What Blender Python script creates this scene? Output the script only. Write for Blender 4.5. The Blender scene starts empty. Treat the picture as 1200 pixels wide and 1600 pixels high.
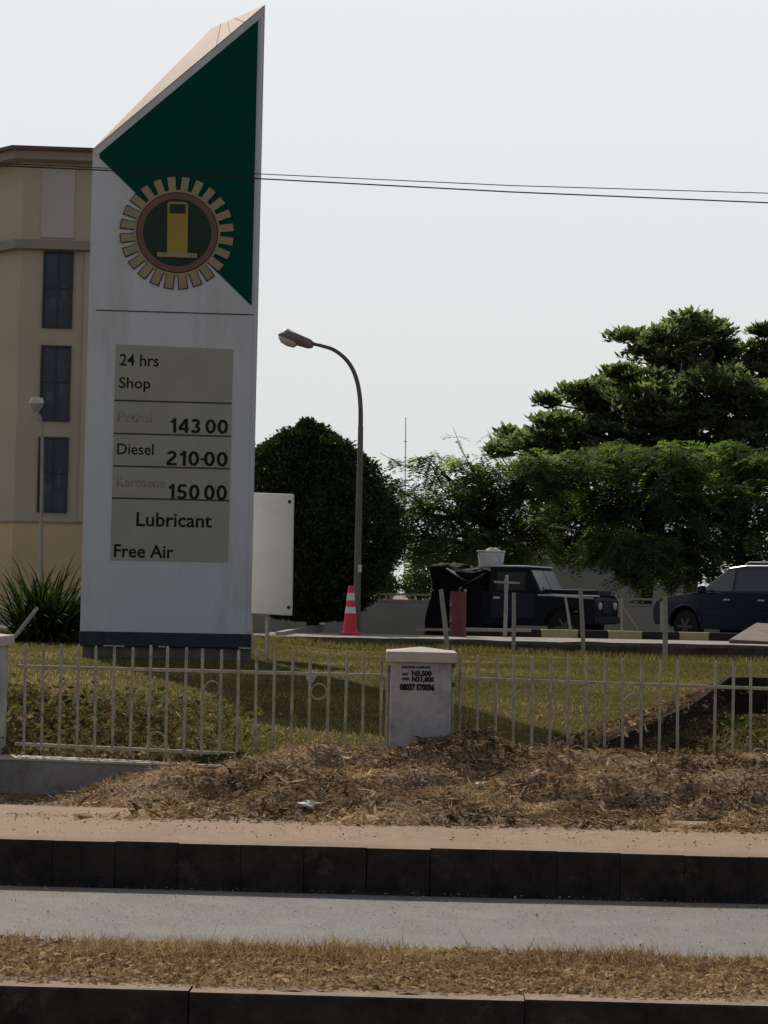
import bpy, math, random
import numpy as np
from mathutils import Vector, Matrix, noise as mnoise

R = math.radians
SC = bpy.context.scene
COL = SC.collection
rng = np.random.default_rng(7)
random.seed(7)

# ------------------------------------------------------------------ camera
F, CAM_H, PITCH, ROLL = 3000.0, 1.5, math.atan(125 / 3000.0), R(1.15)
cam_d = bpy.data.cameras.new('camera')
cam_d.sensor_fit = 'HORIZONTAL'; cam_d.sensor_width = 36.0; cam_d.lens = 36.0 * F / 1200.0
cam_d.clip_start = 0.1; cam_d.clip_end = 3000.0
cam = bpy.data.objects.new('camera', cam_d); COL.objects.link(cam)
CM = Matrix.Rotation(R(90) + PITCH, 4, 'X') @ Matrix.Rotation(ROLL, 4, 'Z')
CM.translation = (0, 0, CAM_H)
cam.matrix_world = CM
SC.camera = cam

# ------------------------------------------------------------------ sky, sun, exposure
SUN_EL = R(39); SUN_DIR = Vector((-0.36, 1.0, 0)).normalized()      # horizontal direction towards the sun
SUN_AZ = math.atan2(SUN_DIR.x, SUN_DIR.y)
w = bpy.data.worlds.new('World'); SC.world = w; w.use_nodes = True
nt = w.node_tree; bg = nt.nodes['Background']
sky = nt.nodes.new('ShaderNodeTexSky'); sky.sky_type = 'NISHITA'; sky.sun_disc = False
sky.sun_elevation = SUN_EL; sky.sun_rotation = SUN_AZ
sky.air_density = 1.0; sky.dust_density = 2.0; sky.ozone_density = 1.0; sky.altitude = 0
hs = nt.nodes.new('ShaderNodeHueSaturation'); hs.inputs['Saturation'].default_value = 0.45
nt.links.new(sky.outputs[0], hs.inputs['Color'])
# dry season dust haze: a pale band low in the sky, strongest on the sun's side
def N(kind, **kw):
    n_ = nt.nodes.new(kind)
    for k_, v_ in kw.items(): setattr(n_, k_, v_)
    return n_
tcw = N('ShaderNodeTexCoord'); sep = N('ShaderNodeSeparateXYZ'); nt.links.new(tcw.outputs['Generated'], sep.inputs[0])
mr1 = N('ShaderNodeMapRange', interpolation_type='SMOOTHSTEP'); nt.links.new(sep.outputs['Z'], mr1.inputs['Value'])
mr1.inputs['From Min'].default_value = 0.30; mr1.inputs['From Max'].default_value = 0.42; mr1.inputs['To Min'].default_value = 1; mr1.inputs['To Max'].default_value = 0
dt_ = N('ShaderNodeVectorMath', operation='DOT_PRODUCT'); dt_.inputs[1].default_value = (SUN_DIR.x, SUN_DIR.y, 0); nt.links.new(tcw.outputs['Generated'], dt_.inputs[0])
mr2 = N('ShaderNodeMapRange', interpolation_type='SMOOTHSTEP'); nt.links.new(dt_.outputs['Value'], mr2.inputs['Value'])
mr2.inputs['From Min'].default_value = 0.0; mr2.inputs['From Max'].default_value = 0.75; mr2.inputs['To Min'].default_value = 0.0; mr2.inputs['To Max'].default_value = 1
mul = N('ShaderNodeMath', operation='MULTIPLY'); nt.links.new(mr1.outputs[0], mul.inputs[0]); nt.links.new(mr2.outputs[0], mul.inputs[1])
HAZE = (9.62, 9.7, 9.72)                 # radiance of the haze before the background strength
mr3 = N('ShaderNodeMapRange'); nt.links.new(sep.outputs['Z'], mr3.inputs['Value']); mr3.inputs['From Max'].default_value = 0.3
hz = N('ShaderNodeMixRGB'); hz.inputs['Color1'].default_value = (HAZE[0] * .90, HAZE[1] * .90, HAZE[2] * .885, 1); hz.inputs['Color2'].default_value = (HAZE[0] * 1.03, HAZE[1] * 1.055, HAZE[2] * 1.08, 1)
nt.links.new(mr3.outputs[0], hz.inputs['Fac'])
mixh = N('ShaderNodeMixRGB'); nt.links.new(hz.outputs[0], mixh.inputs['Color2'])
nt.links.new(mul.outputs[0], mixh.inputs['Fac']); nt.links.new(hs.outputs[0], mixh.inputs['Color1']); nt.links.new(mixh.outputs[0], bg.inputs['Color'])
bg.inputs['Strength'].default_value = 0.083
sl = bpy.data.lights.new('sun', 'SUN'); sl.energy = 3.6; sl.angle = R(0.6); sl.color = (1.0, 0.93, 0.83)
so = bpy.data.objects.new('sun', sl); COL.objects.link(so)
so.rotation_euler = Vector((SUN_DIR.x * math.cos(SUN_EL), SUN_DIR.y * math.cos(SUN_EL), math.sin(SUN_EL))).to_track_quat('Z', 'Y').to_euler()
so.location = (0, 0, 40)
SC.view_settings.view_transform = 'Standard'; SC.view_settings.look = 'None'
SC.view_settings.gamma = 1.0; SC.view_settings.exposure = 0.0

# ------------------------------------------------------------------ helpers
def ray(px, py):
    return (CM.to_3x3() @ Vector(((px - 600) / F, -(py - 800) / F, -1))).normalized()
def P(px, py, D):
    """point of the world at distance D in front of the camera seen at photo pixel px,py"""
    d = ray(px, py); return Vector((0, 0, CAM_H)) + d * (D / d.y)
def Pplane(px, py, o, n):
    d = ray(px, py); c = Vector((0, 0, CAM_H)); return c + d * ((o - c).dot(n) / d.dot(n))

def tag(o, label=None, cat=None, group=None, kind=None):
    if label: o['label'] = label
    if cat: o['category'] = cat
    if group: o['group'] = group
    if kind: o['kind'] = kind
    return o
def thing(name, label, cat, loc=(0, 0, 0), rz=0.0, group=None):
    o = bpy.data.objects.new(name, None); COL.objects.link(o)
    o.empty_display_size = 0.2; o.location = loc; o.rotation_euler = (0, 0, rz)
    return tag(o, label, cat, group)

class MB:
    def __init__(self): self.v = []; self.f = []
    def add(self, vs, fs):
        b = len(self.v); self.v += [Vector(p) for p in vs]; self.f += [tuple(b + i for i in f) for f in fs]; return self
    def box(self, c, s, rot=None, taper=1.0):
        c = Vector(c); hx, hy, hz = s[0] / 2, s[1] / 2, s[2] / 2
        vs = []
        for z in (-1, 1):
            t = taper if z > 0 else 1.0
            for x, y in ((-1, -1), (1, -1), (1, 1), (-1, 1)): vs.append(Vector((x * hx * t, y * hy * t, z * hz)))
        if rot is not None: vs = [rot @ v for v in vs]
        return self.add([c + v for v in vs], [(3, 2, 1, 0), (4, 5, 6, 7), (0, 1, 5, 4), (1, 2, 6, 5), (2, 3, 7, 6), (3, 0, 4, 7)])
    def tube(self, pts, r, n=8, caps=True):
        pts = [Vector(p) for p in pts]; m = len(pts)
        rs = r if isinstance(r, (list, tuple)) else [r] * m
        vs = []; up = None
        for i, p in enumerate(pts):
            t = (pts[min(i + 1, m - 1)] - pts[max(i - 1, 0)]).normalized()
            if up is None: up = Vector((0, 0, 1)) if abs(t.z) < 0.9 else Vector((1, 0, 0))
            a = t.cross(up).normalized(); b2 = a.cross(t).normalized(); up = b2
            for k in range(n):
                th = 2 * math.pi * k / n
                vs.append(p + (a * math.cos(th) + b2 * math.sin(th)) * rs[i])
        fs = []
        for i in range(m - 1):
            for k in range(n):
                k2 = (k + 1) % n
                fs.append((i * n + k, i * n + k2, (i + 1) * n + k2, (i + 1) * n + k))
        if caps: fs += [tuple(range(n - 1, -1, -1)), tuple((m - 1) * n + k for k in range(n))]
        return self.add(vs, fs)
    def lathe(self, prof, n=20, c=(0, 0, 0), M=None):
        """prof: list of (r,z) bottom to top"""
        c = Vector(c); vs = []
        for r, z in prof:
            for k in range(n):
                th = 2 * math.pi * k / n; v = Vector((r * math.cos(th), r * math.sin(th), z))
                vs.append(c + (M @ v if M is not None else v))
        fs = []
        for i in range(len(prof) - 1):
            for k in range(n):
                k2 = (k + 1) % n; fs.append((i * n + k, i * n + k2, (i + 1) * n + k2, (i + 1) * n + k))
        fs += [tuple(range(n - 1, -1, -1)), tuple((len(prof) - 1) * n + k for k in range(n))]
        return self.add(vs, fs)
    def prism(self, a, b):
        """two matching rings of points a, b, capped"""
        n = len(a); vs = list(a) + list(b)
        fs = [tuple(range(n - 1, -1, -1)), tuple(range(n, 2 * n))]
        for i in range(n): j = (i + 1) % n; fs.append((i, j, n + j, n + i))
        return self.add(vs, fs)
    def build(self, name, m, parent=None, world=False, smooth=False, bevel=0.0, seg=2, angle=None):
        me = bpy.data.meshes.new(name)
        off = parent.location if (world and parent is not None) else Vector((0, 0, 0))
        me.from_pydata([tuple(v - off) for v in self.v], [], self.f); me.update()
        import bmesh as _b
        bm = _b.new(); bm.from_mesh(me); _b.ops.recalc_face_normals(bm, faces=bm.faces); bm.to_mesh(me); bm.free()
        if isinstance(m, (list, tuple)):
            for x in m: me.materials.append(x)
        else: me.materials.append(m)
        if smooth:
            me.polygons.foreach_set('use_smooth', [True] * len(me.polygons))
            me.set_sharp_from_angle(angle=R(angle or 40))
        o = bpy.data.objects.new(name, me); COL.objects.link(o)
        if parent is not None: o.parent = parent
        if bevel > 0:
            md = o.modifiers.new('bevel', 'BEVEL'); md.width = bevel; md.segments = seg; md.limit_method = 'ANGLE'; md.angle_limit = R(35)
        return o

def fast_mesh(name, V, Fc, m, tint=None, parent=None, smooth=False):
    V = np.asarray(V, np.float32); Fc = np.asarray(Fc, np.int32); k = Fc.shape[1]
    me = bpy.data.meshes.new(name)
    me.vertices.add(len(V)); me.vertices.foreach_set('co', V.ravel())
    me.loops.add(Fc.size); me.loops.foreach_set('vertex_index', Fc.ravel())
    me.polygons.add(len(Fc)); me.polygons.foreach_set('loop_start', np.arange(0, Fc.size, k, dtype=np.int32))
    me.polygons.foreach_set('loop_total', np.full(len(Fc), k, np.int32))
    if smooth: me.polygons.foreach_set('use_smooth', np.ones(len(Fc), bool))
    me.update(calc_edges=True); me.validate()
    if tint is not None:
        a = me.attributes.new('tint', 'FLOAT', 'POINT'); a.data.foreach_set('value', np.asarray(tint, np.float32))
    me.materials.append(m)
    o = bpy.data.objects.new(name, me); COL.objects.link(o)
    if parent is not None: o.parent = parent
    return o

def vnoise(x, y, s=1.0, seed=0):
    x = np.asarray(x, float) / s + 131.7 * seed; y = np.asarray(y, float) / s + 71.3 * seed
    xi = np.floor(x); yi = np.floor(y); fx = x - xi; fy = y - yi
    def h(a, b):
        t = np.sin(a * 127.1 + b * 311.7 + seed * 17.17) * 43758.5453
        return t - np.floor(t)
    u = fx * fx * (3 - 2 * fx); v = fy * fy * (3 - 2 * fy)
    return (h(xi, yi) * (1 - u) + h(xi + 1, yi) * u) * (1 - v) + (h(xi, yi + 1) * (1 - u) + h(xi + 1, yi + 1) * u) * v
def sstep(a, b, x):
    t = np.clip((np.asarray(x, float) - a) / (b - a), 0, 1); return t * t * (3 - 2 * t)

# ------------------------------------------------------------------ materials
def mat(name, col, rough=0.8, var=0.18, scale=6.0, bump=0.0, bscale=60.0, metal=0.0, spec=0.3,
        dirt=None, dscale=2.0, damount=0.45, coat=0.0, stretch=None):
    m = bpy.data.materials.new(name); m.use_nodes = True; t = m.node_tree; b = t.nodes['Principled BSDF']
    b.inputs['Roughness'].default_value = rough; b.inputs['Metallic'].default_value = metal
    b.inputs['Specular IOR Level'].default_value = spec; b.inputs['Coat Weight'].default_value = coat
    tc = t.nodes.new('ShaderNodeTexCoord'); vec = tc.outputs['Object']
    if stretch:
        mp = t.nodes.new('ShaderNodeMapping'); mp.inputs['Scale'].default_value = stretch
        t.links.new(vec, mp.inputs['Vector']); vec = mp.outputs[0]
    n = t.nodes.new('ShaderNodeTexNoise'); n.inputs['Scale'].default_value = scale; n.inputs['Detail'].default_value = 7; n.inputs['Roughness'].default_value = 0.65
    t.links.new(vec, n.inputs['Vector'])
    cr = t.nodes.new('ShaderNodeValToRGB')
    cr.color_ramp.elements[0].position = 0.3; cr.color_ramp.elements[1].position = 0.72
    cr.color_ramp.elements[0].color = (*[c * (1 - var) for c in col], 1); cr.color_ramp.elements[1].color = (*[min(1, c * (1 + var)) for c in col], 1)
    t.links.new(n.outputs['Fac'], cr.inputs['Fac']); out = cr.outputs[0]
    if dirt is not None:
        n2 = t.nodes.new('ShaderNodeTexNoise'); n2.inputs['Scale'].default_value = dscale; n2.inputs['Detail'].default_value = 9; n2.inputs['Roughness'].default_value = 0.7
        t.links.new(vec, n2.inputs['Vector'])
        r2 = t.nodes.new('ShaderNodeValToRGB'); r2.color_ramp.elements[0].position = 1 - damount - 0.08; r2.color_ramp.elements[1].position = 1 - damount + 0.12
        t.links.new(n2.outputs['Fac'], r2.inputs['Fac'])
        mx = t.nodes.new('ShaderNodeMixRGB'); mx.inputs['Color2'].default_value = (*dirt, 1)
        t.links.new(r2.outputs[0], mx.inputs['Fac']); t.links.new(out, mx.inputs['Color1']); out = mx.outputs[0]
    t.links.new(out, b.inputs['Base Color'])
    if bump > 0:
        n3 = t.nodes.new('ShaderNodeTexNoise'); n3.inputs['Scale'].default_value = bscale; n3.inputs['Detail'].default_value = 6
        t.links.new(vec, n3.inputs['Vector'])
        bp = t.nodes.new('ShaderNodeBump'); bp.inputs['Strength'].default_value = bump; bp.inputs['Distance'].default_value = 0.02
        t.links.new(n3.outputs['Fac'], bp.inputs['Height']); t.links.new(bp.outputs[0], b.inputs['Normal'])
    return m
def tint_mat(name, cols, rough=0.75, transl=0.0, spec=0.2, tcol=None):
    """leaf or blade material; colour from the per-leaf tint attribute"""
    m = bpy.data.materials.new(name); m.use_nodes = True; t = m.node_tree; b = t.nodes['Principled BSDF']
    b.inputs['Roughness'].default_value = rough; b.inputs['Specular IOR Level'].default_value = spec
    at = t.nodes.new('ShaderNodeAttribute'); at.attribute_name = 'tint'
    cr = t.nodes.new('ShaderNodeValToRGB'); e = cr.color_ramp.elements
    while len(e) < len(cols): e.new(0.5)
    for i, c in enumerate(cols): e[i].position = i / (len(cols) - 1); e[i].color = (*c, 1)
    t.links.new(at.outputs['Fac'], cr.inputs['Fac']); t.links.new(cr.outputs[0], b.inputs['Base Color'])
    if transl > 0:
        tr = t.nodes.new('ShaderNodeBsdfTranslucent'); mx = t.nodes.new('ShaderNodeMixShader'); mx.inputs[0].default_value = transl
        g = t.nodes.new('ShaderNodeMixRGB'); g.blend_type = 'MULTIPLY'; g.inputs['Fac'].default_value = 1; g.inputs['Color2'].default_value = (*(tcol or (1.5, 1.7, 0.7)), 1)
        t.links.new(cr.outputs[0], g.inputs['Color1']); t.links.new(g.outputs[0], tr.inputs['Color'])
        t.links.new(b.outputs[0], mx.inputs[1]); t.links.new(tr.outputs[0], mx.inputs[2])
        t.links.new(mx.outputs[0], t.nodes['Material Output'].inputs['Surface'])
    return m
def glass_mat(name, col=(0.02, 0.025, 0.03), rough=0.06, alpha=None):
    m = mat(name, col, rough=rough, var=0.1, spec=0.5)
    return m

M = {}
M['ground'] = mat('dry_earth', (0.24, 0.17, 0.11), 0.95, 0.3, 1.5, 0.6, 25)
M['asphalt'] = mat('worn_asphalt', (0.25, 0.235, 0.218), 0.9, 0.5, 85, 0.6, 160, dirt=(0.29, 0.272, 0.25), dscale=3.0, damount=0.46)
M['asphalt_far'] = mat('lot_asphalt', (0.11, 0.105, 0.1), 0.9, 0.2, 8, 0.2, 80)
M['path'] = mat('sandy_path', (0.315, 0.22, 0.15), 0.95, 0.12, 14, 0.4, 90, dirt=(0.27, 0.18, 0.12), dscale=1.3, damount=0.42)
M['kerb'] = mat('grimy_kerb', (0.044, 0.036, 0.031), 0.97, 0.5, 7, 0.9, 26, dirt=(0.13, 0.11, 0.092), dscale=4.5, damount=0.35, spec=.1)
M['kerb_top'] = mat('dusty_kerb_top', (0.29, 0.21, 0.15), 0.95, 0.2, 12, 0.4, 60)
M['bank'] = mat('dirt_bank', (0.24, 0.16, 0.10), 1.0, 0.45, 7, 0.9, 30)
M['lawn'] = mat('lawn_soil', (0.085, 0.073, 0.033), 1.0, 0.45, 4, 0.8, 40, spec=0.0)
M['concrete'] = mat('old_concrete', (0.30, 0.27, 0.24), 0.95, 0.2, 5, 0.5, 45, dirt=(0.13, 0.11, 0.09), dscale=2.2, damount=0.4)
M['fence_wall'] = mat('stained_render', (0.30, 0.285, 0.285), 0.95, 0.22, 5, 0.4, 40, dirt=(0.16, 0.145, 0.135), dscale=2.6, damount=0.47)
M['pillar'] = mat('pillar_paint', (0.50, 0.465, 0.46), 0.9, 0.12, 5, 0.4, 40, dirt=(0.25, 0.24, 0.26), dscale=3.4, damount=0.45)
M['pillar_cap'] = mat('pillar_cap_paint', (0.54, 0.475, 0.42), 0.9, 0.12, 7, 0.3, 50, dirt=(0.3, 0.25, 0.2), dscale=4.0, damount=0.34)
M['fence'] = mat('fence_paint', (0.42, 0.39, 0.30), 0.7, 0.25, 20, 0.2, 80, dirt=(0.2, 0.15, 0.09), dscale=9, damount=0.42)
M['rust'] = mat('rusty_steel', (0.16, 0.085, 0.05), 0.9, 0.4, 20)
M['sign_white'] = mat('sign_panel_white', (0.66, 0.67, 0.70), 0.55, 0.05, 1.2, 0.0, dirt=(0.50, 0.50, 0.51), dscale=0.9, damount=0.43, stretch=(1.5, 1.5, 0.35))
M['sign_top'] = mat('sign_top_sheet', (0.60, 0.43, 0.31), 0.7, 0.12, 2.5, spec=0.1)
M['sign_green'] = mat('sign_green', (0.001, 0.064, 0.044), 0.6, 0.15, 2.5, spec=0.06)
M['navy'] = mat('navy_plinth', (0.036, 0.043, 0.055), 0.7, 0.25, 6, dirt=(0.09, 0.09, 0.1), dscale=4, damount=0.35)
M['gear'] = mat('gear_gold', (0.36, 0.29, 0.18), 0.6, 0.12, 4)
M['ring'] = mat('ring_brown', (0.20, 0.105, 0.085), 0.6, 0.12, 6)
M['disc'] = mat('disc_dark_green', (0.012, 0.035, 0.022), 0.55, 0.2, 3)
M['gold'] = mat('pump_yellow', (0.40, 0.275, 0.05), 0.6, 0.1, 4)
M['ink'] = mat('black_lettering', (0.008, 0.008, 0.01), 0.7, 0.1)
M['faded'] = mat('faded_lettering', (0.365, 0.30, 0.265), 0.8, 0.15, 25)
M['board'] = mat('price_board', (0.41, 0.39, 0.345), 0.7, 0.06, 3, dirt=(0.36, 0.35, 0.31), dscale=2.5, damount=0.45)
M['white_board'] = mat('blank_board', (0.60, 0.59, 0.55), 0.7, 0.06, 2, dirt=(0.5, 0.49, 0.46), dscale=2, damount=0.45)
M['beige'] = mat('building_beige', (0.57, 0.475, 0.345), 0.9, 0.08, 0.8, dirt=(0.47, 0.395, 0.295), dscale=0.4, damount=0.42)
M['beige_low'] = mat('building_ochre', (0.72, 0.52, 0.31), 0.9, 0.08, 0.8)
M['ledge'] = mat('building_ledge', (0.34, 0.29, 0.235), 0.9, 0.1, 1.5)
M['pale'] = mat('building_pale', (0.58, 0.53, 0.47), 0.9, 0.06, 1.0)
M['roof'] = mat('building_roof', (0.17, 0.115, 0.085), 0.85, 0.2, 1.5)
M['pane'] = mat('window_pane', (0.036, 0.048, 0.075), 0.15, 0.6, 0.7, spec=0.3)
M['frame'] = mat('window_frame', (0.055, 0.05, 0.05), 0.5, 0.2)
M['pole'] = mat('galvanised_pole', (0.15, 0.14, 0.13), 0.6, 0.2, 6, metal=0.3)
M['lamp_body'] = mat('lamp_housing', (0.21, 0.165, 0.16), 0.6, 0.2, 6)
M['lens'] = mat('lamp_lens', (0.55, 0.52, 0.5), 0.2, 0.1, 6, spec=0.5)
M['cone'] = mat('cone_orange', (0.80, 0.045, 0.09), 0.55, 0.1, 6)
M['reflect'] = mat('reflective_sleeve', (0.78, 0.70, 0.70), 0.4, 0.08, 12)
M['drum'] = mat('drum_red', (0.17, 0.045, 0.045), 0.6, 0.25, 6, dirt=(0.1, 0.05, 0.04), dscale=5)
M['post'] = mat('whitewashed_post', (0.36, 0.33, 0.29), 0.85, 0.25, 12, dirt=(0.2, 0.15, 0.12), dscale=6, damount=0.4)
M['yellow'] = mat('kerb_yellow', (0.50, 0.44, 0.22), 0.85, 0.15, 6)
M['black'] = mat('kerb_black', (0.03, 0.03, 0.033), 0.85, 0.3, 6)
M['navy_car'] = mat('navy_car_paint', (0.007, 0.010, 0.026), 0.3, 0.1, 3, spec=0.35, coat=0.2)
M['truck_paint'] = mat('dull_dark_paint', (0.008, 0.010, 0.018), 0.6, 0.2, 3, spec=0.2)
M['white_car'] = mat('white_car_paint', (0.72, 0.74, 0.78), 0.3, 0.04, 3, coat=0.5)
M['car_glass'] = mat('car_glass', (0.02, 0.024, 0.028), 0.05, 0.1, 3, spec=0.6)
M['clear_glass'] = mat('pale_windscreen', (0.30, 0.32, 0.31), 0.25, 0.1, 3, spec=0.5)  # plain pale grey for the truck windscreen
M['front_glass'] = mat('front_side_glass', (0.10, 0.105, 0.10), 0.08, 0.1, 3, spec=0.5)
M['tyre'] = mat('tyre_rubber', (0.018, 0.017, 0.017), 0.9, 0.2, 8)
M['rim'] = mat('alloy_rim', (0.13, 0.125, 0.12), 0.5, 0.2, 8, metal=0.5)
M['chrome'] = mat('bright_trim', (0.62, 0.63, 0.65), 0.25, 0.05, 5, metal=0.6)
M['tarp'] = mat('dark_tarpaulin', (0.010, 0.0095, 0.010), 0.85, 0.4, 4, 0.6, 10, spec=0.1)
M['tarp_grey'] = mat('grey_sheet', (0.22, 0.20, 0.2), 0.7, 0.35, 7)
M['white_plastic'] = mat('white_plastic', (0.62, 0.61, 0.60), 0.6, 0.15, 6, dirt=(0.38, 0.36, 0.36), dscale=5, damount=0.42)
M['bark'] = mat('bark', (0.06, 0.048, 0.036), 1.0, 0.35, 8, 0.8, 25)
M['wire'] = mat('wire_black', (0.02, 0.02, 0.022), 0.6, 0.1)
M['litter'] = mat('litter_white', (0.72, 0.68, 0.64), 0.7, 0.12, 15)
M['stick'] = mat('dead_wood', (0.40, 0.33, 0.26), 0.9, 0.25, 15)
M['weed'] = tint_mat('weed_leaf', [(0.03, 0.036, 0.014), (0.085, 0.082, 0.03), (0.19, 0.165, 0.08)], spec=0.05, transl=0.25)
M['grass'] = tint_mat('lawn_grass', [(0.088, 0.085, 0.027), (0.165, 0.148, 0.052), (0.24, 0.20, 0.088), (0.35, 0.285, 0.16)], spec=0.0, rough=1.0, transl=0.48, tcol=(1.15, 1.1, 0.9))
M['dry'] = tint_mat('dry_grass', [(0.10, 0.066, 0.036), (0.27, 0.185, 0.105), (0.42, 0.31, 0.19), (0.66, 0.53, 0.37)], spec=0.05, rough=0.9, transl=0.3, tcol=(1.2, 1.1, 0.8))
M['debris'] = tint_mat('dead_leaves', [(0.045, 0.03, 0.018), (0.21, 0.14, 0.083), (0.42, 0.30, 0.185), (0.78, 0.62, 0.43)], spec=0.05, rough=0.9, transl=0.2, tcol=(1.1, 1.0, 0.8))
M['ficus'] = tint_mat('ficus_leaf', [(0.02, 0.034, 0.012), (0.045, 0.07, 0.024), (0.085, 0.115, 0.04)], rough=0.6, transl=0.15)
M['almond'] = tint_mat('almond_leaf', [(0.05, 0.07, 0.036), (0.125, 0.15, 0.075), (0.25, 0.26, 0.15)], rough=0.8, transl=0.55, spec=0.2, tcol=(1.3, 1.45, 0.85))
M['feather'] = tint_mat('feathery_leaf', [(0.055, 0.082, 0.035), (0.115, 0.15, 0.065), (0.21, 0.245, 0.115)], rough=0.8, transl=0.5, spec=0.05)
M['agave'] = tint_mat('strap_leaf', [(0.012, 0.022, 0.008), (0.028, 0.045, 0.015), (0.07, 0.085, 0.035)], rough=0.75, transl=0.2, spec=.05)

# ------------------------------------------------------------------ setting: ground, roads, lawn
K = 0.031                      # the street runs a little askew: street distance s = y + K x
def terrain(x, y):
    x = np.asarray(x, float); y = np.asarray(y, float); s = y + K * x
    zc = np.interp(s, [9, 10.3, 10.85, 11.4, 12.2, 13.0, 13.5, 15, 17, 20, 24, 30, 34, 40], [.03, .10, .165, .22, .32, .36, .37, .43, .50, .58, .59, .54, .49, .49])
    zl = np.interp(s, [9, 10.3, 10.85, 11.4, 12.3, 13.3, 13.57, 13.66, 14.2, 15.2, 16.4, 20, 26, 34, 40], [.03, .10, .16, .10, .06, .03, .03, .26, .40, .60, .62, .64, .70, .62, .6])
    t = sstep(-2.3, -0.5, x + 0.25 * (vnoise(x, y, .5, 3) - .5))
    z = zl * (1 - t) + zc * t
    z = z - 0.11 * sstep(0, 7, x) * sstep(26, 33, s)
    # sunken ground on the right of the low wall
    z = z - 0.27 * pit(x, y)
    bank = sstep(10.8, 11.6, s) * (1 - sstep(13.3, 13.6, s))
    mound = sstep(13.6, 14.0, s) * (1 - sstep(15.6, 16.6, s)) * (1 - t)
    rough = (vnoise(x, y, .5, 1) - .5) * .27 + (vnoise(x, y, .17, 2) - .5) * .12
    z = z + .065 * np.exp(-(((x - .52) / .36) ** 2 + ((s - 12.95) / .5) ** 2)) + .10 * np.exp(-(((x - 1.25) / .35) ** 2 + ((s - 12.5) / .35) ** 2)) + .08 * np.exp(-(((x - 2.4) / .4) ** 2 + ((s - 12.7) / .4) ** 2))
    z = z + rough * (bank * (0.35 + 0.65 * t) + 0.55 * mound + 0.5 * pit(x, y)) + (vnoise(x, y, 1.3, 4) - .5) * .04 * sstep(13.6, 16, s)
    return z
WX = np.array([1.45, 3.42, 9.0]); WY = np.array([13.75, 19.0, 19.6])
def wall_x(y): return np.interp(y, [13.75, 19.0], [1.45, 3.42])
def pit(x, y):
    return sstep(0.0, 0.12, x - wall_x(np.clip(y, 13.75, 19))) * (1 - sstep(19.0, 19.12, y - 0.1 * (x - 3.4))) * sstep(13.5, 14.6, y)

def sheet(name, xs, ss, m, zf, kind='structure', dz=0.0, smooth=True):
    X, S = np.meshgrid(np.asarray(xs), np.asarray(ss)); Y = S - K * X
    V = np.stack([X, Y, zf(X, Y) + dz], -1).reshape(-1, 3); nx = len(xs); ny = len(ss)
    i = np.arange(nx * ny).reshape(ny, nx)
    Fc = np.stack([i[:-1, :-1], i[:-1, 1:], i[1:, 1:], i[1:, :-1]], -1).reshape(-1, 4)
    o = fast_mesh(name, V, Fc, m, smooth=smooth); tag(o, kind=kind); return o
def flat(z): return lambda x, y: np.full(np.shape(x), z, float)

xw = np.concatenate([[-700, -120, -40], np.arange(-16, 16.1, 2), [40, 120, 700]])
gz = lambda x, y: np.interp(y + K * x, [-200, 9, 11, 30, 37.6, 38.6, 900], [-.13, -.13, -.13, .1, .1, .44, .44])
sheet('ground', xw, [-300, -30, 0, 9, 11, 20, 30, 37.6, 38.6, 50, 90, 200, 900], M['ground'], gz)
sheet('road', np.concatenate([[-300, -40], np.arange(-12, 12.1, .5), [40, 300]]), np.concatenate([[-8, 0, 4, 5.95], np.arange(6.5, 10.06, .2)]), M['asphalt'],
      lambda x, y: -.05 + (vnoise(x, y, .9, 8) - .5) * .006)
sheet('footpath', np.concatenate([[-300, -40], np.arange(-9, 9.01, .08), [40, 300]]), np.concatenate([[10.012, 10.03], np.arange(10.07, 11.5, .07)]), M['path'],
      lambda x, y: .184 + (vnoise(x, y, .5, 5) - .5) * .010 - .012 * (1 - sstep(10.0, 10.09, y + K * x)))
xb = np.concatenate([[-60, -20, -9], np.arange(-5, 5.01, .045), [9, 20, 60]])
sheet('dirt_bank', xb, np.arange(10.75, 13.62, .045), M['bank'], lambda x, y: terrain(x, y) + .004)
xl = np.concatenate([[-60, -25, -12], np.arange(-7, 9.01, .07), [14, 25, 60]])
sheet('lawn', xl, np.concatenate([np.arange(13.5, 20, .07), np.arange(20, 38.2, .35)]), M['lawn'], terrain)

def kerb_row(name, s0, width, z0, z1, length, x0, x1, mface, mtop, offs=0.0):
    """a row of cast kerb stones with open joints, one structure object"""
    me_v = []; me_f = []; mi = []
    a = Vector((1, -K, 0)).normalized(); b = Vector((K, 1, 0)).normalized(); r = random.Random(3)
    x = x0 + offs
    while x < x1:
        dz = r.uniform(-.004, .004); dy = r.uniform(-.007, .007); g = .0005 + .0025 * r.random() ** 2
        p0 = Vector((x + g, s0 - K * x + dy, 0)); p1 = p0 + a * (length - 2 * g)
        c = 0.007
        prof = [(0, z0), (0, z1 - c + dz), (c, z1 + dz), (width, z1 + dz), (width, z0)]
        n = len(me_v)
        for p in (p0, p1):
            for (o_, z) in prof: me_v.append(tuple(p + b * o_ + Vector((0, 0, z))))
        for i in range(5):
            j = (i + 1) % 5; me_f.append((n + i, n + j, n + 5 + j, n + 5 + i)); mi.append(1 if i == 2 else 0)
        me_f.append((n + 4, n + 3, n + 2, n + 1, n)); mi.append(0); me_f.append(tuple(n + 5 + i for i in range(5))); mi.append(0)
        x += length
    me = bpy.data.meshes.new(name); me.from_pydata(me_v, [], me_f); me.materials.append(mface); me.materials.append(mtop)
    me.polygons.foreach_set('material_index', mi)
    import bmesh as _b
    bm = _b.new(); bm.from_mesh(me); _b.ops.recalc_face_normals(bm, faces=bm.faces); bm.to_mesh(me); bm.free()
    o = bpy.data.objects.new(name, me); COL.objects.link(o); return tag(o, kind='structure')
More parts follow.
